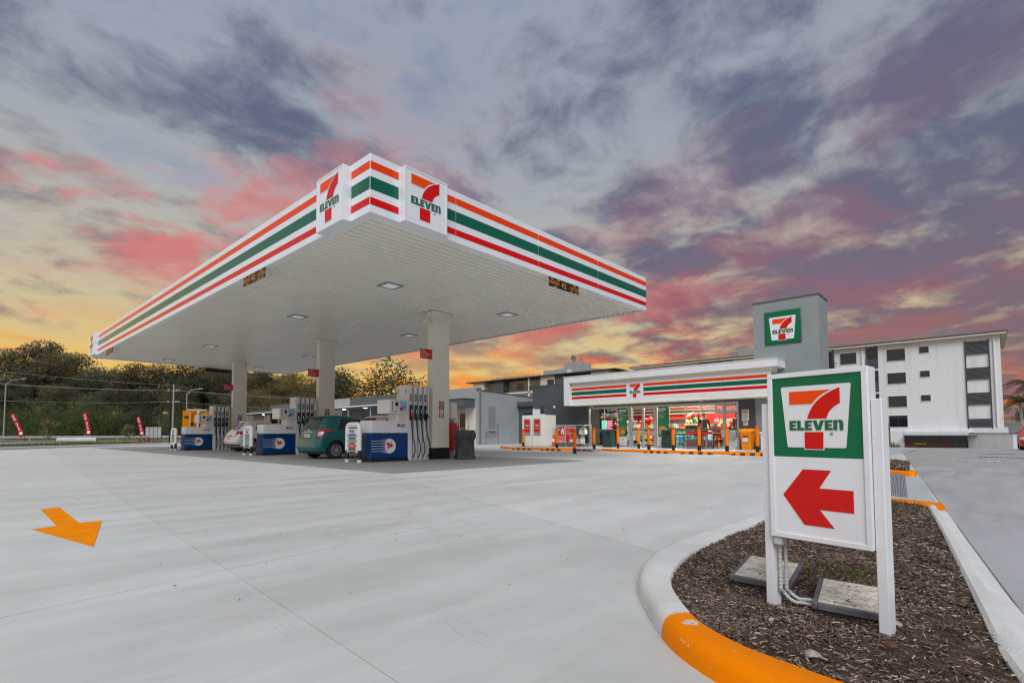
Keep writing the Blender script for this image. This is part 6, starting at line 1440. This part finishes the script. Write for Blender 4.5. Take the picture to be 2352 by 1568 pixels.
# ================================================================== ROADSIDE, POLES AND TREES
# verge kerb, garden strip, grass, road
KL=[(-25,14),(-6.5,33.2),(4.3,44.6),(9.7,49.6),(14.6,54.3),(17.5,57.5),(33,62)]
def strip(a,b,z0,z1=None):
    m_=MB(); n=len(KL); nrm=Vector((-.72,.69)); vs=[]
    for x,y in KL: vs+=[(x+nrm.x*a,y+nrm.y*a,z0),(x+nrm.x*b,y+nrm.y*b,z0 if z1 is None else z1)]
    m_.add(vs,[(2*i,2*i+2,2*i+3,2*i+1) for i in range(n-1)]); return m_
vk=thing('verge_kerb','pale concrete kerb along the roadside garden strip','kerb',(4.3,44.6,0)); nrm=Vector((-.72,.69,0))
for i in range(6):
    O_=cr([(*KL[i],0),(*KL[i+1],0)],3); I_=[p+nrm*.35 for p in O_]; kerb(O_,I_,0,3,[(0,0),(.1,.12),(.3,.14),(1,.14),(1,-.02)]).build('kerb_segment','kerb_light',vk)
struct(strip(.35,3.2,.10,.12),'roadside_bed','mulch_ground'); struct(strip(3.2,14,.12,.02),'grass_verge','grass_ground'); struct(strip(14,34,.02),'road','road_teal')
struct(strip(34,46,.03,.1),'far_verge','mulch_ground')
m_=MB()
for i in range(9000):
    u=rnd.random(); k=rnd.randrange(1,5); a=Vector((*KL[k],0)); b=Vector((*KL[k+1],0)); p=a+(b-a)*u+nrm*rnd.uniform(3.2,11); h=rnd.uniform(.05,.22); d=rnd.uniform(0,6.28); w=.012
    s=Vector((math.cos(d)*w,math.sin(d)*w,0)); m_.add([p-s+Vector((0,0,.05)),p+s+Vector((0,0,.05)),p+Vector((rnd.gauss(0,.04),rnd.gauss(0,.04),.08+h))],[(0,1,2)])
o=struct(m_,'verge_grass','grass_blade'); o['kind']='stuff'; o['label']='dry olive grass along the roadside verge'; o['category']='grass'
def vp(k,u,off): a=Vector((*KL[k],0)); b=Vector((*KL[k+1],0)); return a+(b-a)*u+nrm*off
for i in range(26):
    k=1+i%4; p=vp(k,rnd.random(),rnd.uniform(.8,2.8)); b_=bush(p.x,p.y,.1,rnd.uniform(.22,.40),'low strappy plant in the roadside garden strip','leaf_young',60,'plant'); b_['group']='roadside strip plants'
bush(14.3,66,.1,.75,'red leaved cordyline plant in the roadside strip','dark_red',90,'plant')
# guard rail
gr=thing('guard_rail','long steel guard rail beside the road at the left','guard rail',(10,100,0)); Ga,Gb=Vector((-9,118,0)),Vector((27,83.5,0)); gd=(Gb-Ga).normalized()
M=fr(tuple(Ga),tuple(gd),(0,0,1)); L_=(Gb-Ga).length
m_=MB(); pr_=[(.36,0),(.42,.05),(.49,.05),(.53,0),(.57,.05),(.64,.05),(.70,0)]; m_.add([(0,v,w_) for v,w_ in pr_]+[(L_,v,w_) for v,w_ in pr_],[(i,i+1,8+i,7+i) for i in range(6)],None,M); m_.build('rail_beam','galv',gr,smooth=True)
for k in range(13): MB().box(4*k,4*k+.12,-.1,.74,-.14,-.02,None,M).build('rail_post','galv',gr)
# big concrete pipe, hoarding, orange stand
m_=MB(); a=Vector((8.98,79.16,.30)); b=Vector((12.06,75.79,.30)); n=18; vs=[]; dvec=(b-a).normalized(); sd1=dvec.cross(Vector((0,0,1))).normalized()
for p,r in ((a,.28),(b,.28),(b,.23),(a,.23)): vs+=[p+sd1*r*math.cos(6.283*j/n)+Vector((0,0,r*math.sin(6.283*j/n))) for j in range(n)]
m_.add(vs,[(i*n+j,((i+1)%4)*n+j,((i+1)%4)*n+(j+1)%n,i*n+(j+1)%n) for i in range(4) for j in range(n)]); single(m_,'concrete_pipe','big pale concrete pipe lying on the roadside grass','pipe','concrete_pipe',smooth=True)
hb=thing('hoarding_board','grey framed hoarding board on legs by the road','board',(16.9,73.4,0)); Ha,Hb=Vector((16.27,74.14,0)),Vector((17.56,72.73,0)); M=fr(tuple(Ha),tuple(Hb-Ha),(0,0,1)); W=(Hb-Ha).length
for k in range(4): MB().box(W*k/4+.02,W*(k+1)/4-.02,.50,1.78,-.03,0,None,M).build('board_panel','wall_grey',hb); MB().box(W*k/4-.03,W*k/4+.02,.0,1.80,-.05,.01,None,M).build('frame_post','dark_metal',hb)
MB().box(W-.03,W+.03,0,1.80,-.05,.01,None,M).build('frame_post','dark_metal',hb); MB().box(0,W,1.78,1.83,-.05,.01,None,M).build('frame_rail','dark_metal',hb)
ob_=thing('orange_kiosk','orange air and water kiosk with a white bar, beyond the farthest pump','kiosk',(11.7,40,0)); 
for x0,x1,y in ((10.87,11.28,40.0),(11.30,11.92,40.35),(11.94,12.5,40.0)): MB().box(x0,x1,y,y+.05,.3,2.48).build('side_panel','bin_orange',ob_)
MB().box(11.18,12.3,39.9,40.2,2.50,2.58).build('roof_bar','white',ob_); MB().box(11.72,11.80,39.9,39.98,.0,2.5).build('post','white',ob_); MB().box(10.85,12.52,39.95,40.5,.25,.32).build('base','dark_metal',ob_)
for x in (11.28,12.2): MB().box(x,x+.03,39.97,39.99,.3,2.48).build('edge_strip','white',ob_)
MB().rect(.08,.34,1.95,2.12,0,None,FY(10.87,39.995,0)).build('label_plate','screen',ob_); MB().rect(.08,.22,1.95,2.0,.003,None,FY(10.87,39.995,0)).build('label_red','red',ob_); MB().box(11.32,11.5,39.9,39.95,1.45,1.7).build('hose_box','screen',ob_)
# feather flags
def flag(base,lean,h,label,ang):
    t=thing('feather_flag',label,'flag',base,0,'NOW OPEN feather flags'); r=Vector((math.cos(ang),math.sin(ang),0))
    def cp(u): return Vector((0,0,0))+r*(-lean*u**1.35)+Vector((0,0,h*(.12+.88*u)))   # pole curve
    MB().tube([(0,0,-.1)]+[cp(i/12) for i in range(13)],.022,6).build('pole','black',t,world=False)
    m_=MB(); wd=lambda u:.62*(1-.15*u) if u<.93 else .62*.86*(1-(u-.93)/.07*.6)
    m_.grid(lambda a,b:tuple(cp(.08+.90*b)-r*(wd(b)*a)+Vector((.03*math.sin(9*b+3*a),.03*math.sin(7*b),.02-.22*a*(1 if b<.9 else .6)))),6,16); f_=m_.build('flag_cloth','flag_red',t,world=False,smooth=True)
    m_=MB(); txt='NOW OPEN'
    for i,ch in enumerate(txt):
        b=.88-.083*i; p=cp(.08+.90*b)-r*(wd(b)*.5); M_=fr(tuple(p+Vector((0,0,-.06))+Vector((-.05,-.05,0))*1.2),tuple(r+Vector((0,0,.15))),(-lean/h*r.x*1.2,-lean/h*r.y*1.2,1)); 
        if ch!=' ': m_.text(ch,.33,0,0,0,None,M_,bold=.025)
    b=.10; p=cp(.08+.90*b)-r*(wd(b)*.5); M_=fr(tuple(p+Vector((-.06,-.06,0))),tuple(r),(0,0,1)); m_.rect(-.2,.2,-.12,.26,0,None,M_); m_.build('lettering','white',f_,world=False)
FA=math.atan2(-.739,.674)
flag((7.0,90.2,0),1.55,3.75,'leftmost red NOW OPEN feather flag by the road',FA); flag((13.5,89,.1),.85,3.9,'middle red NOW OPEN feather flag above the concrete pipe',FA); flag((20.9,95.6,0),.9,3.8,'right red NOW OPEN feather flag by the hoarding board',FA)
# poles and wires
def lamp(base,h,arm,label):
    t=thing('street_light',label,'street light',base,0,'curved street lights'); r=Vector((math.cos(FA),math.sin(FA),0)); b=Vector((0,0,0))
    pth=[Vector((0,0,h*i/8)) for i in range(9)]+[Vector((0,0,h))+r*(arm*.25*math.sin(1.57*k/5))+Vector((0,0,.7*(1-math.cos(1.57*k/5)))) for k in range(1,6)]+[Vector((0,0,h+.75))+r*arm*.8+Vector((0,0,.1))]
    MB().tube(pth,.12,8,r2=.06).build('pole','galv',t,world=False,smooth=True)
    e=pth[-1]; MB().tube([e,e+r*.9+Vector((0,0,.1))],.11,8).build('lantern','galv',t,world=False)
lamp((7.7,137,0),10.6,3.6,'tall curved street light at the far left edge'); lamp((30.9,111.6,0),8.6,2.6,'curved street light behind the orange kiosk')
pt=thing('power_pole','weathered timber power pole with insulators by the road','power pole',(28.3,110,0)); MB().tube([(0,0,-.3),(0,0,10.1)],.16,10,r2=.12).build('pole','timber_pole',pt,world=False,smooth=True)
for z in (8.92,6.84): MB().box(-1.1,1.1,-.08,.08,z-.07,z+.07,None,Matrix.Rotation(FA,4,'Z')).build('cross_arm','timber_pole',pt,world=False)
for z in (8.92,6.84):
    for q in (-1,-.5,.5,1): m_=MB(); m_.lathe([(.05,0),(.08,.08),(.04,.2)],8,None,Matrix.Rotation(FA,4,'Z')@Matrix.Translation((q,0,z+.07))); m_.build('insulator','light_blue',pt,world=False)
dp=thing('dark_pole','slim black steel light pole beyond the pumps at the left','light pole',(14.1,55.7,0)); MB().tube([(0,0,0),(0,0,5.9)],.055,8).build('pole','black',dp,world=False); MB().box(-.05,.45,-.08,.08,5.80,5.90,None,Matrix.Rotation(FA,4,'Z')).build('lamp_head','black',dp,world=False); MB().box(-.12,.12,-.12,.12,0,.03).build('foot','black',dp,world=False)
def wire(a,b,sag,label,r=.022):
    a,b=Vector(a),Vector(b); m_=MB(); m_.tube([a+(b-a)*(i/24)-Vector((0,0,sag*4*(i/24)*(1-i/24))) for i in range(25)],r,5); o=single(m_,'power_line',label,'power line','grey_lid',origin=tuple(a)); o['group']='power lines along the road'
rw=Vector((math.cos(FA),math.sin(FA),0)); pw=Vector((28.3,110,0)); LEFT=Vector((2.6,138,0))
for z0,z1,q,lb in ((8.95,10.95,-1,'upper left power line running from the timber pole'),(8.95,10.85,.0,'second power line from the timber pole to the left'),(8.95,10.6,.5,'third power line from the timber pole to the left'),(6.86,7.45,0,'lowest thick power line crossing before the wood'),(9.9,13.3,0,'topmost power line slanting up to the left')): wire(pw+rw*q+Vector((0,0,z0)),LEFT+rw*q+Vector((0,0,z1)),.35,lb)
for z1,q,lb in ((6.0,0,'low service wire running right from the timber pole'),(8.6,.5,'upper wire running right from the timber pole'),(7.9,1,'middle wire running right from the timber pole')): wire(pw+rw*q+Vector((0,0,6.9 if z1<7 else 8.95)),(62,95,z1),.5,lb)
# ------------------------------------------------------------------ trees
def crown_mesh(name,blobs,n,leaf,mt,seed,asp=.45):
    rr=random.Random(seed); m_=MB()
    tot=sum(b[3]**2 for b in blobs)
    for (bx,by,bz,br,bh) in blobs:
        for i in range(int(n*br*br/tot)):
            d=Vector((rr.gauss(0,1),rr.gauss(0,1),rr.gauss(0,1))).normalized(); rad=rr.random()**.38
            p=Vector((bx,by,bz))+Vector((d.x*br*rad,d.y*br*rad,d.z*bh*rad)); 
            if mnoise.noise(p*1.1/br*2.2+Vector((seed,0,0)))<-.18: continue
            s=leaf*rr.uniform(.6,1.4); q=Vector((rr.gauss(0,1),rr.gauss(0,1),rr.gauss(0,.6))).normalized(); t_=q.cross(Vector((rr.gauss(0,1),rr.gauss(0,1),rr.gauss(0,1)))).normalized()
            m_.add([p-q*s,p+t_*s*asp,p+q*s,p-t_*s*asp],[(0,1,2,3)])
    return m_.mesh(name,mt)
def trunk_mesh(name,h,blobs,r,mt,seed):
    rr=random.Random(seed); m_=MB(); kx,ky=rr.uniform(-.06,.06)*h,rr.uniform(-.06,.06)*h
    top=Vector((kx,ky,h*.62)); path=[Vector((0,0,-.4)),Vector((kx*.2,ky*.1,h*.2)),Vector((kx*.6,ky*.7,h*.42)),top]
    m_.tube(path,lambda t:r*(1-.55*t),8)
    for b in blobs[:7]:
        a=path[2]+(top-path[2])*rr.random(); e=Vector(b[:3]); mid=(a+e)/2+Vector((rr.gauss(0,.05)*h,rr.gauss(0,.05)*h,-.03*h)); m_.tube([a,mid,e],lambda t:r*.42*(1-.75*t),6)
    return m_.mesh(name,mt)
def species(name,h,w,nb,n,leaf,mt,bark,seed,low=.35,r=.25,flat=.7):
    rr=random.Random(seed); bl=[]
    for i in range(nb):
        a=6.283*i/nb+rr.uniform(-.5,.5); q=rr.random()**.6; z=h*rr.uniform(low,.92); k=1-abs((z/h-.62))*1.1
        br=w*rr.uniform(.22,.36); bl.append((math.cos(a)*w*.62*q*k,math.sin(a)*w*.62*q*k,z,br,br*flat))
    bl.append((0,0,h*.88,w*.28,w*.25))
    return (crown_mesh(name+'_crown',bl,n,leaf,mt,seed),trunk_mesh(name+'_trunk',h,bl,r,bark,seed))
def plant(sp,pos,s,rz,name,label,group=None,cat='tree'):
    t=thing(name,label,cat,pos,rz,group); t.scale=(s,s,s)
    for nm,me in (('crown',sp[0]),('trunk',sp[1])): o=bpy.data.objects.new(nm,me); COL.objects.link(o); o.parent=t
    return t
GUM=[species('gum',18,9,16+3*(i%3),15000,.165+.03*(i%3),('leaf_gum','leaf_olive','leaf_grey','leaf_gum','leaf_olive','leaf_dark')[i],'bark_pale',i+3,.36+.05*(i%3),.26,.55+.1*(i%2)) for i in range(6)]
DARK=[species('evergreen',10,8,16,9000,.17,'leaf_dark','bark',i+40,.22,.22,.8) for i in range(2)]
SHR=[species('wattle',6,6.5,12,7000,.105,'leaf_green','bark',i+60,.15,.12,.85) for i in range(2)]
LIT=[species('feathery',13,8,18,8500,.15,'leaf_lit','bark',80,.40,.18,.7)]
SAP=[species('sapling',2.2,1.25,11,1500,.075,'leaf_young','bark_pale',90,.32,.025,1.0)]
hm=MB()
def hillf(u,v):
    p=Vector((-90,300,0))+(Vector((170,80,0))-Vector((-90,300,0)))*u; d=Vector((.7387,.674,0)); q=p+d*(160*v-8); z=(10.5*math.sin(min(v*2.2,1)*1.57)+1.6*mnoise.noise(Vector((u*14,v*6,2)))*min(1,v*5))*(1-.25*u)*(1 if u<.86 else (1-u)/.14)
    return (q.x,q.y,max(z,0)-.1)
hm.grid(hillf,60,16); struct(hm,'wooded_hill','hill_scrub',smooth=True)
c0=Vector((10,196,0)); c1=Vector((70,140,0)); fwd_=Vector((.7387,.674,0))
HT=[(0,25.5),(.18,23),(.36,21),(.55,20.5),(.75,19),(1,15.5)]
def ht(u):
    for (a,p),(b,q) in zip(HT,HT[1:]):
        if u<=b: return p+(q-p)*(u-a)/(b-a)
    return HT[-1][1]
for row,(off,n_,dz) in enumerate(((0,13,1.),(9,12,1.),(-13,10,.72))):
    for i in range(n_):
        u=(i+.5*(row%2)+rnd.uniform(-.25,.25))/(n_-1); u=max(-.12,min(1.08,u)); p=c0+(c1-c0)*u+fwd_*(off+rnd.uniform(-3,3)); H_=ht(max(0,min(1,u)))*dz*rnd.uniform(.84,1.08)*(1+off*.006)
        plant(GUM[(i*5+row*2)%6],p,H_/18,rnd.uniform(0,6.28),'gum_tree','tall dark gum tree in the wood beyond the road','wood beyond the road')
for i in range(34):
    u=(i+rnd.random())/34; p=c0+(c1-c0)*u+fwd_*(-18+rnd.uniform(-3,2)); plant((DARK[0],DARK[1],SHR[0],GUM[2])[i%4],p,rnd.uniform(.45,1.05)*(.62 if i%4==3 else 1.25 if i%4==2 else 1),rnd.uniform(0,6.28),'understorey_tree','dark understorey tree at the edge of the wood beyond the road','wood edge trees')
for (x,y,s,lb) in ((15,146,1.35,'bright green bushy wattle at the wood edge, left of the middle flag'),(21,141,1.5,'larger green wattle beside it, behind the middle flag'),(10,150,1.05,'small green wattle behind the leftmost flag'),(33,128,.9,'green wattle low in the wood left of the dark pole'),(42,121,1.0,'green wattle behind the power pole')): plant(SHR[int(x)%2],(x,y,0),s,x,'wattle_tree',lb)
plant(LIT[0],(50.3,107.8,0),1.08,.4,'feathery_tree','pale golden feathery tree glowing against the sunset between the columns')
plant(LIT[0],(46.0,116,0),.8,2.2,'feathery_tree','smaller golden tree left of the glowing feathery tree')
for (x,y,s,lb) in ((43,64.5,1.12,'big dark evergreen tree behind the nearest pump'),(38.6,69.5,.95,'dark evergreen left of the big one, behind the shop strip'),(47.5,60,.88,'dark evergreen right of the big one, by the near column'),(40.5,74,1.0,'dark evergreen standing behind the others over the shop strip')): plant(DARK[int(x)%2],(x,y,0),s,x,'evergreen_tree',lb)
plant(SAP[0],(6.4,62.7,.05),1.02,.3,'sapling','taller young sapling in the roadside strip at the left'); plant(SAP[0],(11.95,61.1,.05),.86,2.,'sapling','shorter young sapling left of the hoarding board')
# right edge: palms and dark trees beyond the apartments
def palm(pos,h,label,seed,s=1.):
    rr=random.Random(seed); t=thing('palm_tree',label,'palm tree',pos)
    MB().tube([(0,0,-.3),(.1,0,h*.5),(.05,.1,h)],lambda q:.20-.06*q,10).build('trunk','bark_pale',t,world=False,smooth=True)
    for k in range(22):
        a=6.283*k/22+rr.uniform(-.1,.1); el=rr.uniform(-.1,1.1); L_=rr.uniform(2.4,3.2)*s; m_=MB(); pth=[]
        for i in range(9):
            q=i/8; pth.append(Vector((math.cos(a)*L_*q*math.cos(el*.6),math.sin(a)*L_*q*math.cos(el*.6),h+L_*(math.sin(el)*q-.75*q*q))))
        m_.tube(pth,lambda q:.03*(1-.8*q),5)
        for i in range(1,9):
            for j in range(3):
                p=pth[i-1]+(pth[i]-pth[i-1])*(j/3); d=(pth[i]-pth[i-1]).normalized(); sd_=d.cross(Vector((0,0,1))).normalized()
                for sg_ in (1,-1): l=.75*s*(1-.5*abs(i/8-.4)); e=p+sd_*sg_*l*.8+d*l*.35-Vector((0,0,l*.55)); m_.add([p,p+d*.06,e],[(0,1,2)])
        m_.build('frond','palm_leaf',t,world=False)
palm((86,-3.2,-1.0),5.6,'palm with drooping fronds at the right edge, beside the apartments',5,1.1); palm((97,-4.6,-1.0),8.2,'taller palm behind the first at the right edge',7,1.2)
plant(DARK[0],(104,-4.2,-1),.50,1,'evergreen_tree','dark tree between the apartments and the right-hand palm'); plant(DARK[1],(118,-7.5,-1),.7,2,'evergreen_tree','dark tree behind the palms at the right edge'); plant(DARK[0],(94,-5.6,-1),.42,4,'evergreen_tree','low dark tree behind the red car')
